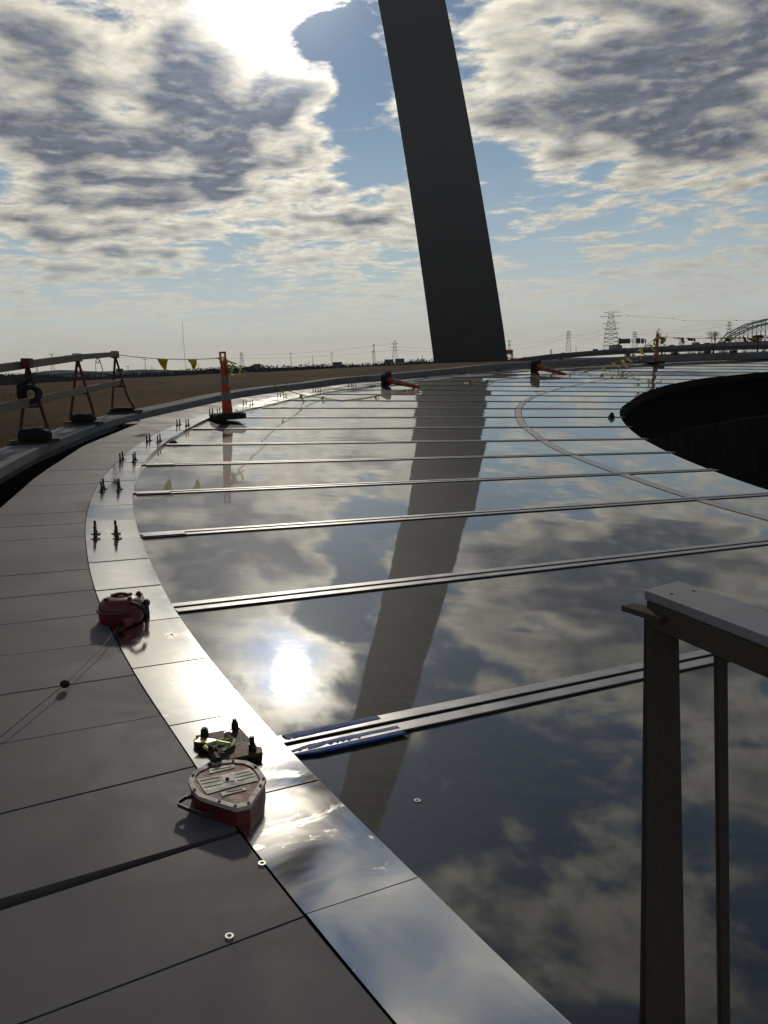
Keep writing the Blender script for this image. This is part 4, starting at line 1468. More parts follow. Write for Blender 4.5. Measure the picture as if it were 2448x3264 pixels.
pennant_line(sag(re_, TIP1 - np.array((0.0, 0.04, 0.10)), 16, 0.05), [(0.41, (.25, 0, -1), 0.19, 1), (0.70, (.18, 0, -1), 0.17, 2), (0.93, (1.0, 0, -.12), 0.13, 3)],
             'yellow pennant rope strung from the plank barricade to the upright orange post')
gl = [TIP1 + np.array((0.03, -.04, -.10)), at(760, 1175, 17.2), at(800, 1193, 18.0), at(852, 1217, 18.9), at(893, 1238, 19.6), at(940, 1252, 20.1), hit(975, 1262, 0.12), hit(1030, 1268, 0.015), hit(1090, 1277, 0.012), hit(1165, 1268, 0.012), hit(1250, 1252, 0.012), hit(1318, 1238, 0.012), TIP2 + np.array((0, 0, -.02))]
pennant_line(gl, [(0.004, (0.25, -.1, -1), 0.34, 4), (0.012, (0.5, -.2, -1), 0.36, 41), (0.03, (0.8, 0, -.7), 0.3, 5), (0.30, (.2, 0, -1), .12, 6), (0.375, (0.02, -.05, -1), 0.26, 7), (0.46, (0.6, -.5, -.08), 0.2, 8), (0.58, (0.5, -.7, -.03), 0.24, 9), (0.66, (0.8, -.4, -.02), 0.24, 10), (0.72, (-.6, -.4, -.02), 0.22, 11), (0.80, (0.8, -.4, -.02), 0.28, 12), (0.88, (0.8, .4, -.02), 0.22, 13), (0.97, (0.5, -.6, -.02), 0.2, 14)],
             'slack yellow pennant rope drooping from the upright post to the fallen one', 0.010)
gl = [TIP2, hit(1400, 1231, 0.012), hit(1485, 1221, 0.02), hit(1560, 1213, 0.012), hit(1650, 1205, 0.012), hit(1740, 1196, 0.015), hit(1775, 1191, 0.015), TIP3]
pennant_line(gl, [(0.05, (0.8, -.5, .1), 0.2, 15), (0.30, (0.7, -.6, .02), 0.34, 16), (0.42, (0.9, -.3, .02), 0.30, 17), (0.70, (0.9, -.3, .02), 0.22, 18), (0.86, (0.9, -.3, .02), 0.34, 19)],
             'yellow pennant rope lying on the glass between the two fallen posts', 0.009)
gl = [TIP3, hit(1830, 1184, 0.03), hit(1870, 1178, 0.08), at(1900, 1172, 40.5), at(1930, 1165, 41.5), at(1955, 1156, 42.5), at(1990, 1146, 44), at(2030, 1120, 46), at(2062, 1100, 47.5), TIP4 - np.array((0.03, 0.05, 0.1))]
pennant_line(gl, [(0.06, (0.9, -.3, 0), 0.34, 20), (.17, (.6, -.6, -.2), .4, 21), (0.26, (.5, -.3, -.5), 0.46, 22), (0.37, (.6, -.2, -.7), 0.44, 23), (0.47, (.7, 0, -.7), 0.5, 24), (0.57, (.8, 0, -.5), 0.62, 25), (0.64, (.9, 0, -.4), 0.45, 26), (0.71, (.9, 0, -.3), 0.5, 27), (0.79, (.9, 0, -.3), 0.5, 28), (0.885, (1, 0, -.3), 0.55, 29), (0.97, (.3, 0, -1), .4, 30)],
             'yellow pennant rope rising from the fallen post to the farthest upright post', 0.011)
r1 = at(2560, 1070, 44.0)
pennant_line(sag(TIP4 - np.array((0, 0, .1)), r1, 16, 0.12), [(0.02, (.5, 0, -1), 0.5, 31), (0.14, (1, 0, -.45), 0.5, 32), (0.23, (1, 0, -.35), 0.45, 33), (0.36, (1, 0, -.25), 0.48, 34), (0.475, (1, 0, -.12), 0.5, 35), (0.58, (1, 0, -.2), 0.5, 36), (0.68, (1, 0, -.2), 0.5, 37), (0.78, (1, 0, -.2), .5, 38), (0.88, (1, 0, -.2), .5, 39)],
             'taut yellow pennant rope running on past the farthest upright post', 0.011)

# small black clamp on a far pane
clp = hit(1949, 1333, 0.0)
co = MB()
co.box(clp + np.array((0, 0, 0.03)), 0.14, 0.10, 0.06)
co.add([clp + np.array(p) for p in ((-.06, -.04, .06), (.06, -.04, .06), (.06, .04, .06), (-.06, .04, .06), (-.01, 0, .15), (.05, 0, .13))], [(0, 1, 5, 4), (1, 2, 5), (2, 3, 4, 5), (3, 0, 4)])
tag(co.build('suction_clamp', M['rubber']), 'small black clamp left standing on a glass pane near the opening', 'clamp')
tg = hit(552, 1414, 0.0)
ro = MB()
ro.tube([tg + np.array(q) for q in ((-.05, 0, .008), (-.02, .01, .022), (.03, .0, .024), (.06, -.01, .008))], [.008, .02, .022, .008], 8)
tag(ro.build('rag', M['rubber'], smooth=True), 'small dark rag dropped on the glass by a mullion end', 'rag')

# ------------------------------------------------------------------ timber guard rail at the right
gr = empty('guard_rail', (1.0, 1.7, -0.05), 'timber guard rail with dark posts and pale flat top plank', 'guard rail')


def g7(x, y):       # enlarged crop (1700,1800)-(2448,3264)
    return 1700 + x * 0.66195, 1800 + y * 0.66185


DG = 2.08
# the flat top plank: level, its near edge and far edge read from the photograph
TZ = at(*g7(535, 122), DG)[2]


def level(px, z):
    d = ray(*g7(*px))
    return EYE + d * (z - EYE[2]) / d[2]


A0, A1 = level((535, 120), TZ), level((700, 76), TZ)
B0, B1 = level((1130, 345), TZ), level((1130, 216), TZ)
dirp = (B0 - A0); dirp /= np.linalg.norm(dirp)
nrm = np.array((-dirp[1], dirp[0], 0))
wid = min(0.16, max(0.11, float((A1 - A0) @ nrm)))
E0 = A0 + dirp * 1.4
top_poly = [A0, E0, E0 + nrm * wid, A0 + nrm * wid + dirp * float(np.clip((A1 - A0 - nrm * wid) @ dirp, -.06, .06))]
MB().prism(top_poly, 0.024).build('top_plank', M['wood_top'], gr, bevel=0.004)
for (fa, fb) in ((0.06, .25), (0.06, .75), (0.42, .3), (0.44, .72), (0.8, .28), (0.8, .7)):
    sc_ = A0 + dirp * fa + nrm * wid * fb
    MB().tube([sc_ - np.array((0, 0, .001)), sc_ + np.array((0, 0, .0012))], 0.0045, 10).build('screw_head', M['steel_dark'], gr)
# stringer under the plank, set back a little
S0 = A0 + dirp * 0.004 + nrm * 0.022 - np.array((0, 0, 0.0245 + 0.032))
MB().beam(S0, S0 + dirp * 1.3, 0.038, 0.062).build('stringer', M['wood_dark'], gr, bevel=0.002, bseg=1)
# short cleat sticking out past the corner
k0, k1 = at(*g7(453, 186), DG + 0.02), at(*g7(642, 246), DG - 0.06)
MB().beam(k0 - np.array((0, 0, .008)), k1 - np.array((0, 0, .008)), 0.045, 0.014).build('cleat', M['wood_dark'], gr, bevel=0.002, bseg=1)


def post(l0, r0, l1, r1, Dt, Db, dep, name, z_end=-0.06):
    """board whose broad face shows between the given left/right edges at the top and the foot"""
    a0, b0 = at(*g7(*l0), Dt), at(*g7(*r0), Dt)
    a1, b1 = at(*g7(*l1), Db), at(*g7(*r1), Db)
    # run the lower end down to the roof
    k = (z_end - a0[2]) / (a1[2] - a0[2])
    a1, b1 = a0 + (a1 - a0) * k, b0 + (b1 - b0) * k
    f = np.cross(b0 - a0, a0 - a1); f /= np.linalg.norm(f)
    if f @ (EYE - a0) > 0: f = -f
    f = f * dep
    MB().add([a0, b0, b1, a1, a0 + f, b0 + f, b1 + f, a1 + f], [(0, 1, 2, 3), (7, 6, 5, 4), (0, 4, 5, 1), (1, 5, 6, 2), (2, 6, 7, 3), (3, 7, 4, 0)]).build(name, M['wood_dark'], gr, bevel=0.002, bseg=1)


post((549, 238), (699, 238), (540, 2212), (733, 2212), DG + 0.03, DG - 0.22, 0.038, 'post')
post((533, 232), (556, 232), (511, 2212), (546, 2212), DG + 0.05, DG - 0.18, 0.05, 'post_cheek')
post((884, 340), (934, 340), (905, 2212), (948, 2212), DG - 0.14, DG - 0.20, 0.038, 'baluster')
post((866, 340), (888, 340), (886, 2212), (908, 2212), DG - 0.13, DG - 0.19, 0.035, 'baluster_cheek')

# ------------------------------------------------------------------ far side: woods, trees
def crown_cards(mb, base, h, w, n, rnd):
    """bare winter crown: trunk plus a haze of twig slivers"""
    b = np.array(base)
    mb.tube([b, b + np.array((0, 0, h * .45))], [w * .035, w * .02], 4, cap=False)
    for _ in range(n):
        t = rnd.random()
        ang = rnd.uniform(0, 2 * math.pi)
        zz = h * (0.12 + 0.88 * t)
        rr_ = w / 2 * math.sqrt(rnd.random()) * math.sin(math.pi * min(1, (0.10 + 0.86 * t))) ** .6
        p = b + np.array((rr_ * math.cos(ang), rr_ * math.sin(ang), zz))
        s = w * (rnd.uniform(.05, .13) if t > .55 else rnd.uniform(.12, .24))
        d = np.array((math.cos(ang) * .7, math.sin(ang) * .7, rnd.uniform(.4, 1.4))) * s
        q = np.array((rnd.uniform(-1, 1), rnd.uniform(-1, 1), rnd.uniform(-.6, .6))) * s * .55
        mb.add([p - d * .6, p + q, p + d * .6, p - q], [(0, 1, 2, 3)])


rnd = random.Random(5)
TREE_TOP = [(-500, 1210), (0, 1192), (100, 1190), (200, 1197), (330, 1196), (400, 1188), (500, 1186), (600, 1179), (700, 1170), (800, 1166), (900, 1168), (1000, 1163), (1080, 1160), (1150, 1159), (1250, 1153), (1320, 1149), (1420, 1147), (1700, 1142)]
TTX, TTY = [p[0] for p in TREE_TOP], [p[1] for p in TREE_TOP]
woods = MB()
for layer, (D0, dy, cnt) in enumerate(((760, 3.0, 330), (840, 0.5, 300), (930, -2.0, 240))):
    for i in range(cnt):
        x = -500 + 2200 * (i + rnd.random()) / cnt
        D = D0 + rnd.uniform(-35, 35)
        ty = np.interp(x, TTX, TTY) + dy + rnd.uniform(-3.5, 6.5)
        tp_ = at(x, ty, D)
        h = tp_[2] + 11
        crown_cards(woods, (tp_[0], tp_[1], -11), h, h * rnd.uniform(.6, .9), 70, rnd)
for (Dw, dyw) in ((800, 9.0), (900, 5.0)):
    v_w, f_w = [], []
    NW = 420
    for i in range(NW + 1):
        x = -520 + 2240 * i / NW
        tp_ = at(x, float(np.interp(x, TTX, TTY)) + dyw + rnd.uniform(-3.0, 4.0), Dw)
        bk = tp_ * np.array((1.03, 1.03, 1.0))
        v_w += [(tp_[0], tp_[1], -11.5), tuple(tp_), tuple(bk), (bk[0], bk[1], -11.5)]
        if i:
            o = 4 * (i - 1)
            f_w += [(o, o + 4, o + 5, o + 1), (o + 1, o + 5, o + 6, o + 2), (o + 2, o + 6, o + 7, o + 3)]
    woods.add(v_w, f_w)
tag(woods.build('far_woods', M['woods']), 'long dark band of leafless far woods beyond the lawn', 'woods', None, 'stuff')


def bare_tree(base, h, label, seed, spread=0.5, levels=5, r0=None, group='single bare trees', name='bare_tree'):
    r_ = random.Random(seed)
    root = empty(name, base, label, 'tree', group)
    tk, cr = MB(), MB()
    r0 = r0 or h * 0.018
    def grow(p, d, ln, rad, lev):
        mb = tk if lev == levels else cr
        n = 3
        pts = [p]
        dd = d.copy()
        for i in range(n):
            dd = dd + np.array([r_.uniform(-.12, .12), r_.uniform(-.12, .12), r_.uniform(-.02, .1)])
            dd /= np.linalg.norm(dd)
            pts.append(pts[-1] + dd * ln / n)
        rads = [rad * (1 - .45 * i / n) for i in range(n + 1)]
        mb.tube(pts, rads, 4 if lev < levels else 6, cap=False)
        if lev == 0: return
        kids = r_.choice((3, 3, 4)) if lev > 1 else 3
        for k in range(kids):
            t = r_.uniform(.45, 1.0) if k else 1.0
            i = min(n, max(1, int(round(t * n))))
            a = r_.uniform(0, 2 * math.pi)
            nd = dd + np.array([math.cos(a), math.sin(a), r_.uniform(-.1, .5)]) * spread * r_.uniform(.6, 1.2)
            nd /= np.linalg.norm(nd)
            grow(pts[i], nd, ln * r_.uniform(.6, .8), max(rads[i] * .62, h * 0.0016), lev - 1)
    grow(np.array(base, float), np.array((0, 0, 1.0)), h * 0.32, r0, levels)
    tk.build('trunk', M['bark'], root)
    cr.build('crown', M['bark'], root)
    return root


def tree_px(x, ybase, ytop, D, label, seed, **kw):
    b = at(x, ybase, D)
    h = at(x, ytop, D)[2] - b[2]
    bare_tree(b, h, label, seed, **kw)


tree_px(2274, 1133, 1036, 120, 'tall slender leafless tree in front of the concrete bridge by the truss', 3, spread=.42, r0=.13)
tree_px(2108, 1140, 1042, 125, 'thin leafless sapling behind the farthest upright post', 4, spread=.28, r0=.07)
tree_px(1990, 1140, 1098, 120, 'small leafless sapling below the highway signs', 6, spread=.35, r0=.05)
tree_px(487, 1192, 1160, 700, 'lone rounded leafless tree on the left skyline above the woods', 8, spread=.6, levels=4)
for (x, yt, lab, sd) in ((985, 1150, 'leafless tree rising above the woods between two billboards', 12), (1305, 1138, 'leafless tree rising beside the paired billboards', 13), (1378, 1136, 'leafless tree rising above the woods close to the arch leg', 14), (905, 1153, 'broad leafless tree rising above the woods near the lamp mast', 15), (34, 1184, 'leafless tree rising above the woods beyond the hose trestle', 16)):
    tree_px(x, np.interp(x, TTX, TTY) + 12, yt, 720, lab, sd, spread=.6, levels=4)
# scrub under the bridge
sb = MB()
for i in range(90):
    x = 2080 + 420 * rnd.random()
    D = rnd.uniform(135, 190)
    b = at(x, 1136 - 0.02 * (x - 2080), D)
    hh = rnd.uniform(.5, 1.5)
    for _ in range(7):
        d = np.array((rnd.uniform(-.5, .5), rnd.uniform(-.3, .3), rnd.uniform(.5, 1))) * hh
        sb.tube([b, b + d * .6 + np.array((rnd.uniform(-.1, .1), 0, 0)), b + d], [.03, .02, .01], 3, cap=False)
tag(sb.build('scrub', M['bark']), 'tangle of bare scrub below the concrete bridge', 'scrub', None, 'stuff')

# ------------------------------------------------------------------ pylons, masts, billboards
def pylon(x, yb, yt, D, label, arms, wpx, group='transmission pylons', dbl=False, bars=6):
    b, t = at(x, yb, D), None
    t = above(b, yt)
    Hh = t[2] - b[2]
    root = empty('transmission_pylon', b, label, 'pylon', group)
    pw = wpx * D / FPX
    th = max(0.12, 0.16 * D / 900.0)
    rt = np.array((math.cos(math.atan2(b[0], b[1])), -math.sin(math.atan2(b[0], b[1])), 0))
    dp = np.array((rt[1], -rt[0], 0))
    def half(f): return pw / 2 * (1 - f) ** 1.25 + pw * 0.13 * min(1, f * 3) + 0.0
    body = MB()
    for sx in (-1, 1):
        for sy in (-1, 1):
            body.tube([b + up_ * Hh * f + rt * sx * half(f) + dp * sy * half(f) for f in np.linspace(0, .97, 7)], th, 4)
    body.build('tower_leg', M['pylon'], root)
    br = MB()
    fs_ = np.linspace(0, .95, bars + 1)
    for i in range(bars):
        f0, f1 = fs_[i], fs_[i + 1]
        for sy in (-1, 1):
            for sx in (-1, 1):
                br.tube([b + up_ * Hh * f0 + rt * sx * half(f0) + dp * sy * half(f0), b + up_ * Hh * f1 - rt * sx * half(f1) + dp * sy * half(f1)], th * .62, 3)
            br.tube([b + up_ * Hh * f1 - rt * half(f1) + dp * sy * half(f1), b + up_ * Hh * f1 + rt * half(f1) + dp * sy * half(f1)], th * .62, 3)
    br.build('lattice', M['pylon'], root)
    for (fy, aw) in arms:
        z = b + up_ * Hh * fy
        w_ = aw * D / FPX / 2
        am = MB()
        for s_ in (-1, 1):
            tipp = z + rt * s_ * w_
            am.tube([z + up_ * Hh * .012, tipp], th * .8, 4)
            am.tube([z - up_ * Hh * .022, tipp], th * .8, 4)
            am.tube([tipp, tipp - up_ * Hh * .02], th * .6, 4)
        am.build('cross_arm', M['pylon'], root)
    return b, t, root


PY = []
PY.append(pylon(1947, 1114, 994, 640, 'largest lattice pylon with six cross arms beside the highway signs', [(.99, 44), (.885, 66), (.70, 46), (.56, 46), (.42, 44), (.30, 40)], 44, bars=9))
PY.append(pylon(1812, 1128, 1053, 1150, 'slender lattice pylon between the arch leg and the largest pylon', [(.93, 16), (.82, 20), (.70, 16)], 16))
PY.append(pylon(2023, 1108, 1055, 1300, 'pale lattice pylon standing behind the highway signs', [(.93, 14), (.8, 18), (.66, 14)], 16))
PY.append(pylon(2323, 1096, 1022, 1300, 'lattice pylon beside the start of the truss bridge', [(.93, 12), (.80, 18), (.64, 18), (.5, 18)], 14))
PY.append(pylon(1624, 1146, 1084, 1250, 'lattice pylon beside the arch leg above the red billboard', [(.97, 14), (.75, 10), (.5, 10)], 12))
PY.append(pylon(1260, 1160, 1081, 1050, 'lattice pylon behind the paired billboards with three cross arms', [(.82, 22), (.68, 27), (.55, 22)], 18))
PY.append(pylon(1194, 1166, 1095, 1700, 'faint narrow lattice pylon beside a lamp mast', [(.95, 6)], 8))
PY.append(pylon(772, 1172, 1122, 1250, 'lattice pylon rising from the woods near the upright orange post', [(.80, 16), (.60, 14), (.93, 8)], 14))
PY.append(pylon(171, 1200, 1126, 1900, 'faint tall lattice pylon beyond the plank barricade', [(.97, 10)], 12))
PY.append(pylon(120, 1202, 1160, 2300, 'faint short lattice pylon beyond the plank barricade', [(.95, 8)], 8))
PY.append(pylon(1757, 1132, 1113, 2400, 'tiny far lattice pylon low above the bridge', [(.9, 8), (.7, 8)], 6))
PY.append(pylon(2172, 1106, 1081, 2200, 'faint far lattice pylon behind the farthest upright post', [(.95, 18), (.7, 20), (.45, 20)], 18))

# overhead lines between the pylons
M['line'] = material('overhead_line', (0.06, 0.06, 0.06), 0.6, 0.3, 0.3, 0.05, 1)
def wire(p, q, sg, r, label, grp='overhead power lines'):
    o = MB().tube(sag(np.array(p), np.array(q), 14, sg), r, 4).build('power_line', M['line'])
    return tag(o, label, 'power line', grp)


def pt(i, f, side=0.0):
    b, t, _ = PY[i]
    az = math.atan2(b[0], b[1])
    rt = np.array((math.cos(az), -math.sin(az), 0))
    return b + (t - b) * f + rt * side


PN = {0: 'the largest pylon', 1: 'the slender pylon', 2: 'the pylon behind the signs', 3: 'the truss bridge pylon', 4: 'the pylon at the arch leg', 5: 'the billboard pylon', 7: 'the woods pylon', 8: 'the faint tall pylon'}
seen_ = set()
for (i, j, f1, f2, s1, s2) in ((1, 4, .82, .75, -3, 2), (1, 4, .70, .5, -3, 2), (5, 4, .68, .75, 4, -2), (5, 4, .55, .5, 4, -2), (7, 5, .8, .82, 3, -4), (7, 5, .6, .55, 3, -4), (0, 1, .56, .82, -5, 4), (0, 1, .42, .7, -5, 4), (2, 3, .8, .8, 4, -4), (8, 7, .95, .6, 2, -3)):
    wire(pt(i, f1, s1), pt(j, f2, s2), 3.0, 0.085, ('lower' if (i, j) in seen_ else 'upper') + ' thin power line from ' + PN[i] + ' to ' + PN[j])
    seen_.add((i, j))
# line with aircraft marker balls crossing towards the truss bridge
w0 = pt(0, .99, 5)
mk = [(2003, 1007), (2143, 1015), (2181, 1022), (2347, 1022), (2400, 1022)]
dists = [640, 600, 590, 550, 540]
wl = [w0] + [at(x, y, D) for (x, y), D in zip(mk, dists)] + [at(2700, 1005, 480)]
tag(MB().tube(wl, 0.05, 4).build('power_line', M['line']), 'thin overhead line carrying dark aircraft marker balls', 'power line', 'overhead power lines')
for (x, y), D in zip(mk, dists):
    bm3 = bmesh.new(); bmesh.ops.create_icosphere(bm3, subdivisions=2, radius=0.33)
    me = bpy.data.meshes.new('marker_ball'); bm3.to_mesh(me); bm3.free(); me.materials.append(M['sign_dark'])
    o = bpy.data.objects.new('marker_ball', me); col.objects.link(o); o.location = tuple(at(x, y, D))
    tag(o, 'small dark aircraft marker ball on the overhead line', 'marker ball', 'aircraft marker balls')

# tall guyed mast
b = at(592, 1182, 1500); t = at(583, 1026, 1500)
mast = empty('radio_mast', b, 'very tall thin radio mast above the left woods', 'mast')
t = np.array((b[0], b[1], t[2]))
ms = MB()
for k in range(3):
    a_ = 2 * math.pi * k / 3
    o3 = np.array((math.cos(a_), math.sin(a_), 0)) * .45
    ms.tube([b + o3, t + o3], 0.12, 4)
ms.build('mast_leg', M['pylon'], mast)
for k in range(3):
    a_ = 2 * math.pi * k / 3 + .4
    MB().tube([b + (t - b) * .8, b + np.array((math.cos(a_), math.sin(a_), 0)) * 30], 0.03, 3).build('guy_wire', M['line'], mast)


def lamp_mast(x, yb, yt, D, label, name='lamp_mast'):
    b = at(x, yb, D); t = above(b, yt)
    root = empty(name, b, label, 'lamp mast', 'tall highway lamp masts')
    MB().tube([b, t], [0.28 * D / 700, 0.16 * D / 700], 6).build('pole', M['pylon'], root)
    if name == 'lamp_mast':
        hd_ = MB()
        for k in range(6):
            a_ = 2 * math.pi * k / 6
            hd_.box(t + np.array((math.cos(a_), math.sin(a_), 0)) * .95 * D / 700 - up_ * .1, 1.0 * D / 700, .8 * D / 700, .35 * D / 700)
        hd_.build('lamp_ring', M['pylon'], root)


lamp_mast(929, 1176, 1126, 700, 'tall lamp mast with ring head above the woods right of a billboard')
lamp_mast(1059, 1170, 1125, 700, 'tall lamp mast with ring head directly above a dark billboard')
lamp_mast(1190, 1168, 1120, 720, 'tall lamp mast in front of the faint narrow pylon')
lamp_mast(465, 1190, 1145, 760, 'lamp mast beside the lone rounded tree on the left skyline')
lamp_mast(410, 1194, 1168, 900, 'short far lamp mast beside the leftmost billboard')
lamp_mast(998, 1170, 1133, 700, 'plain thin utility pole above the woods beside a leafless tree', 'utility_pole')
lamp_mast(1347, 1166, 1131, 700, 'plain thin utility pole above the woods close to the arch', 'utility_pole')
lamp_mast(1836, 1128, 1103, 800, 'plain thin pole above the bridge beside the slender pylon', 'utility_pole')
lamp_mast(634, 1185, 1160, 900, 'short thin pole on the skyline under the pennants', 'utility_pole')
lamp_mast(307, 1194, 1149, 1100, 'thin pole beyond the overpass behind the middle trestle', 'utility_pole')


def billboard(x0, x1, y0, y1, ybase, D, label, m='sign_dark', posts=(0.5,), name='billboard', cat='billboard', grp='far billboards'):
    p0, p1 = at(x0, y1, D), at(x1, y1, D)
    zt = at((x0 + x1) / 2, y0, D)[2]
    zb = at((x0 + x1) / 2, y1, D)[2]
    root = empty(name, (p0 + p1) / 2, label, cat, grp)
    c = (p0 + p1) / 2
    rt = p1 - p0; rt[2] = 0; w_ = np.linalg.norm(rt); rt /= w_
    dp = np.array((-rt[1], rt[0], 0))
    cc_ = np.array((c[0], c[1], (zt + zb) / 2))
    MB().box(cc_, w_, .8, zt - zb, rt, dp).build('panel', M[m], root)
    fr_ = MB()
    fr_.box(cc_ - up_ * ((zt - zb) / 2 + .25), w_ * 1.02, 1.5, .3, rt, dp)
    fr_.build('catwalk', M['pylon'], root)
    zg = at(x0, ybase, D)[2]
    for f in posts:
        q = np.array((p0[0], p0[1], 0)) + rt * w_ * f
        MB().tube([(q[0], q[1], zg), (q[0], q[1], zb)], .45 * D / 700, 6).build('post', M['pylon'], root)


billboard(370, 393, 1175, 1184, 1196, 760, 'small dark billboard beyond the bent trestle on the left skyline')
billboard(807, 831, 1160, 1172, 1180, 720, 'dark billboard half sunk in the woods near the upright orange post')
billboard(1061, 1091, 1154, 1166, 1176, 700, 'dark billboard in the woods under a lamp mast')
billboard(1226, 1254, 1145.5, 1156, 1166, 720, 'greyish billboard left of a matching pair below the lattice pylon', posts=(.2, .8))
billboard(1260, 1289, 1143, 1155, 1166, 690, 'darker billboard right of a matching pair below the lattice pylon', posts=(.3, .7))
billboard(1612, 1635, 1115, 1128, 1146, 640, 'red and pink billboard peeping out beside the arch leg', 'sign_red', posts=(.75, .95))

# ------------------------------------------------------------------ concrete highway bridge
BT_PX = [(1300, 1166, 800), (1460, 1156, 760), (1620, 1146, 700), (1753, 1129, 630), (1871, 1119, 570), (1973, 1111, 520), (2101, 1104, 460), (2213, 1098, 420), (2305, 1092, 390), (2448, 1086, 350), (2700, 1080, 300)]
hb_ = empty('highway_bridge', at(2213, 1125, 420), 'long grey concrete highway bridge sloping along the skyline', 'bridge')
tops = [at(x, y, D) for x, y, D in BT_PX]
def sweep(pts, prof, name, m, parent):
    v, f = [], []
    n = len(prof)
    for i, p in enumerate(pts):
        d = pts[min(i + 1, len(pts) - 1)] - pts[max(i - 1, 0)]
        d[2] = 0; d /= np.linalg.norm(d)
        s_ = np.array((-d[1], d[0], 0))
        for (a, z) in prof:
            v.append(p + s_ * a + up_ * z)
    for i in range(len(pts) - 1):
        for j in range(n):
            j2 = (j + 1) % n
            f.append((i * n + j, i * n + j2, (i + 1) * n + j2, (i + 1) * n + j))
    f.append(tuple(range(n))); f.append(tuple((len(pts) - 1) * n + j for j in range(n - 1, -1, -1)))
    return MB().add(v, f).build(name, m, parent)


sweep([p.copy() for p in tops], [(-.2, 0), (-.2, -1.0), (.1, -1.0), (.1, 0)], 'parapet', M['girder'], hb_)
sweep([p + np.array((0, 0, -1.0)) for p in tops], [(-.7, 0), (-.7, -.5), (.3, -.7), (.5, -2.1), (10.5, -2.1), (12, -.5), (12, 0)], 'girder', M['girder'], hb_)
for k, fx in enumerate((3.35, 5.3, 6.55, 7.6, 8.35)):
    i = int(fx); t_ = fx - i
    p = tops[i] * (1 - t_) + tops[i + 1] * t_
    mb = MB().box((p[0] - .0, p[1] + 4, (p[2] - 3.1 - 12) / 2 - 0), 1.7, 4.5, (p[2] - 3.1 + 12))
    mb.build('pier', M['girder'], hb_, bevel=.12, bseg=1)

# vehicles on the bridge, seen as silhouettes above the parapet
def vehicle(x, kind, label, side=2.2):
    xs2 = [q[0] for q in BT_PX]
    i = max(0, min(len(xs2) - 2, int(np.searchsorted(xs2, x)) - 1))
    t_ = (x - xs2[i]) / (xs2[i + 1] - xs2[i])
    p = tops[i] * (1 - t_) + tops[i + 1] * t_
    d = tops[i + 1] - tops[i]; d[2] = 0; d /= np.linalg.norm(d)
    s_ = np.array((-d[1], d[0], 0))
    base = p + s_ * side - up_ * .98
    ln, wd, hh = (4.6, 1.8, 1.45) if kind == 'car' else ((5.3, 1.95, 1.95) if kind == 'van' else (15.0, 2.5, 3.6))
    root = empty('car' if kind == 'car' else ('van' if kind == 'van' else 'truck'), base, label, kind, 'vehicles crossing the highway bridge')
    if kind == 'truck':
        MB().box(base + up_ * 2.2 - d * 1.4, 11.5, wd, 2.8, d, s_).build('trailer', M['vehicle'], root, bevel=.05, bseg=1)
        MB().box(base + up_ * 1.7 + d * 6.0, 2.4, wd, 2.4, d, s_).build('cab', M['vehicle'], root, bevel=.25)
        MB().box(base + up_ * 2.3 + d * 7.22, .06, wd * .85, .8, d, s_).build('windscreen', M['vehicle_glass'], root)
        wx = (-6, -4.8, 2.5, 6.2)
    else:
        body = MB()
        prof = [(-.5, .25), (-.5, .62), (-.42, .66), (-.30, 1.0), (.12, 1.0), (.28, .68), (.47, .60), (.5, .45), (.5, .25)]
        if kind == 'van': prof = [(-.5, .2), (-.5, .95), (-.46, 1.0), (.2, 1.0), (.34, .66), (.48, .55), (.5, .2)]
        v = [base + d * a * ln + s_ * sd * wd / 2 + up_ * z * hh for sd in (-1, 1) for a, z in prof]
        n = len(prof)
        f = [tuple(range(n)), tuple(range(2 * n - 1, n - 1, -1))] + [(j, (j + 1) % n, n + (j + 1) % n, n + j) for j in range(n)]
        body.add(v, f).build('body', M['vehicle'], root)
        MB().box(base + up_ * hh * .82 - d * .08 * ln, ln * .34, wd + .02, hh * .2, d, s_).build('side_window', M['vehicle_glass'], root)
        wx = (-ln * .3, ln * .31)
    for a in wx:
        for sd in (-1, 1):
            c = base + d * a + s_ * sd * wd * .46 + up_ * .33
            MB().tube([c - s_ * .1, c + s_ * .1], .33, 12).build('wheel', M['rubber'], root)


for (x, kind, lab) in ((1668, 'car', 'dark car on the bridge closest to the arch leg'), (1788, 'car', 'dark car on the bridge below the slender pylon'), (1889, 'van', 'dark van on the bridge left of the largest pylon'),
                       (1952, 'truck', 'dark truck on the bridge below the largest pylon'), (2130, 'car', 'dark car on the bridge just past the upright post'), (2205, 'van', 'dark van midway along the bridge'), (2240, 'car', 'dark car on the bridge beside the tall leafless tree'), (2288, 'car', 'dark car on the bridge where the truss begins')):
    vehicle(x, kind, lab)

# highway signs on their gantry
Dg = 515
gan = empty('sign_gantry', at(1990, 1112, Dg), 'steel gantry holding three highway signs over the bridge', 'gantry')
pa, pb = at(1975, 1110, Dg), at(2057, 1106, Dg)
ta, tb = above(pa, 1084), above(pb, 1083)
MB().tube([pa - up_ * 2, ta + up_ * .6], .22, 6).build('gantry_post', M['pylon'], gan)
MB().tube([pb - up_ * 2, tb + up_ * .6], .22, 6).build('gantry_post', M['pylon'], gan)
tr2 = MB()
for dz in (-.9, 0.5):
    tr2.tube([ta + up_ * dz, tb + up_ * dz], .09, 4)
for i in range(16):
    f0, f1 = i / 16, (i + 1) / 16
    tr2.tube([ta + (tb - ta) * f0 + up_ * (-.9 if i % 2 else .5), ta + (tb - ta) * f1 + up_ * (.5 if i % 2 else -.9)], .06, 4)
tr2.build('gantry_truss', M['pylon'], gan)
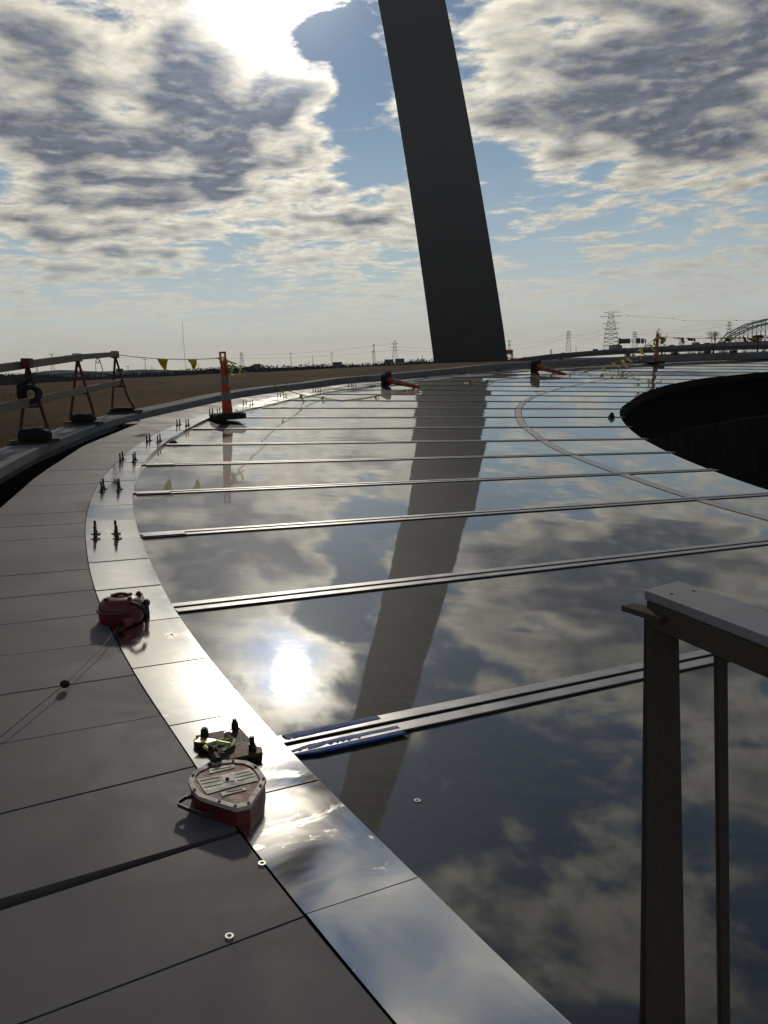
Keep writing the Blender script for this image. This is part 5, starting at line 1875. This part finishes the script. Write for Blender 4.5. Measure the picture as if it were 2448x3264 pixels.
for (x0, x1, y0, y1, m, nm) in ((1971, 2009, 1080.5, 1096, 'sign_dark', 'sign_panel'), (2027, 2041, 1078, 1095, 'sign_green', 'sign_panel'), (2043, 2053, 1079, 1095, 'sign_green', 'sign_panel'), (1971, 1980, 1078, 1080.3, 'sign_dark', 'sign_tab'), (2055.5, 2060, 1084, 1091, 'sign_dark', 'sign_box')):
    c0, c1 = at(x0, y1, Dg - 1), at(x1, y1, Dg - 1)
    zt = at(x0, y0, Dg - 1)[2]
    rt = c1 - c0; rt[2] = 0; w_ = np.linalg.norm(rt); rt /= w_
    MB().box(((c0 + c1) / 2)[0:2].tolist() + [(zt + c0[2]) / 2], w_, .2, zt - c0[2], rt, (-rt[1], rt[0], 0)).build(nm, M[m], gan)

# ------------------------------------------------------------------ steel truss arch bridge beyond
Dt = 900
tb_ = empty('truss_bridge', at(2400, 1092, Dt), 'pale steel through-truss arch bridge rising behind the concrete bridge', 'bridge')
chord_o = [(2300, 1096), (2331, 1064), (2367, 1045), (2397, 1032), (2448, 1019), (2495, 1011), (2545, 1007), (2600, 1007), (2650, 1011)]
chord_i = [(2316, 1096), (2349, 1069), (2385, 1052), (2420, 1039), (2448, 1033), (2495, 1025), (2545, 1021), (2600, 1021), (2650, 1025)]
nodes = np.linspace(2316, 2650, 13)
for pl_, (Dd, sh, nm) in enumerate(((Dt, 0, 'near'), (Dt + 14, -14, 'far'))):
    def cy(ch, x): return np.interp(x, [q[0] for q in ch], [q[1] for q in ch])
    for ch in (chord_o, chord_i):
        MB().tube([at(x + sh, y, Dd) for x, y in ch], .62, 6).build('chord', M['truss'], tb_)
    zdk = at(2400, 1091, Dd)[2]
    MB().tube([np.array((*at(x + sh, 1090, Dd)[:2], zdk)) for x in (2290, 2660)], .55, 6).build('deck_chord', M['truss'], tb_)
    for i, x in enumerate(nodes):
        p_t, p_i = at(x + sh, cy(chord_o, x), Dd), at(x + sh, cy(chord_i, x), Dd)
        MB().tube([np.array((p_t[0], p_t[1], zdk)), p_t], .36, 4).build('vertical', M['truss'], tb_)
        if i < len(nodes) - 1:
            x2 = nodes[i + 1]
            q_t = at(x2 + sh, cy(chord_o, x2), Dd); q_i = at(x2 + sh, cy(chord_i, x2), Dd)
            MB().tube([p_i, q_t] if i % 2 else [p_t, q_i], .26, 4).build('diagonal', M['truss'], tb_)
            lo1 = np.array((q_i[0], q_i[1], zdk)); lo0 = np.array((p_i[0], p_i[1], zdk))
            MB().tube([lo0, q_i], .22, 4).build('diagonal', M['truss'], tb_)
            MB().tube([p_i, lo1], .22, 4).build('diagonal', M['truss'], tb_)
for x in nodes:
    MB().tube([at(x, cy(chord_o, x), Dt), at(x - 14, cy(chord_o, x), Dt + 14)], .25, 4).build('cross_strut', M['truss'], tb_)
sweep([at(2260, 1094, Dt + 7), at(2660, 1092, Dt + 7)], [(-6, 0), (-6, -1.2), (6, -1.2), (6, 0)], 'deck', M['truss'], tb_)

# ------------------------------------------------------------------ far overpass at the left
ov = empty('overpass', at(220, 1195, 1100), 'low curved concrete overpass above the woods beyond the trestles', 'bridge')
op = [at(x, y, 1100 - .0 * x) for x, y in ((60, 1206), (100, 1199), (150, 1194), (200, 1190.5), (250, 1188), (300, 1187.5), (335, 1189), (360, 1194))]
sweep(op, [(-5, 0), (-5, -2.2), (5, -2.2), (5, 0)], 'deck', M['girder'], ov)
for x, y in ((180, 1192), (235, 1189), (268, 1188), (282, 1188), (300, 1188), (318, 1188)):
    p = at(x, y, 1100)
    MB().box((p[0], p[1], p[2] - 2.2 - 6), 2.2, 6, 12).build('pier', M['girder'], ov)

# ------------------------------------------------------------------ park lamp by the bridge
lb = at(2414, 1134, 95)
ltp = above(lb, 1068)
pl = empty('park_lamp', lb, 'dark park lamp post with flat shaded head in front of the bridge', 'lamp post')
MB().tube([lb, lb + up_ * .5, ltp - up_ * .5], [.11, .08, .06], 8).build('pole', M['steel_dark'], pl, smooth=True)
MB().tube([ltp - up_ * .5, ltp - up_ * .36], [.10, .16], 10).build('collar', M['steel_dark'], pl)
MB().tube([ltp - up_ * .36, ltp - up_ * .16, ltp - up_ * .1], [.38, .55, .55], 14).build('lamp_shade', M['steel_dark'], pl)
MB().tube([ltp - up_ * .1, ltp + up_ * .02], [.62, .30], 14).build('cap', M['steel_dark'], pl)

# ------------------------------------------------------------------ haze in the air over the river plain
hz = MB()
hz.box((0, 0, 92), 12900, 12900, 208)
hm = bpy.data.materials.new('river_haze')
hm.use_nodes = True
hm.node_tree.nodes.clear()
_o = hm.node_tree.nodes.new('ShaderNodeOutputMaterial')
_v = hm.node_tree.nodes.new('ShaderNodeVolumePrincipled')
_v.inputs['Color'].default_value = (0.80, 0.88, 1.0, 1)
_v.inputs['Density'].default_value = HAZE
_v.inputs['Anisotropy'].default_value = 0.0
hm.node_tree.links.new(_v.outputs[0], _o.inputs['Volume'])
ho = hz.build('haze', hm)
tag(ho, 'thin blue grey haze over the river plain', 'haze', None, 'stuff')
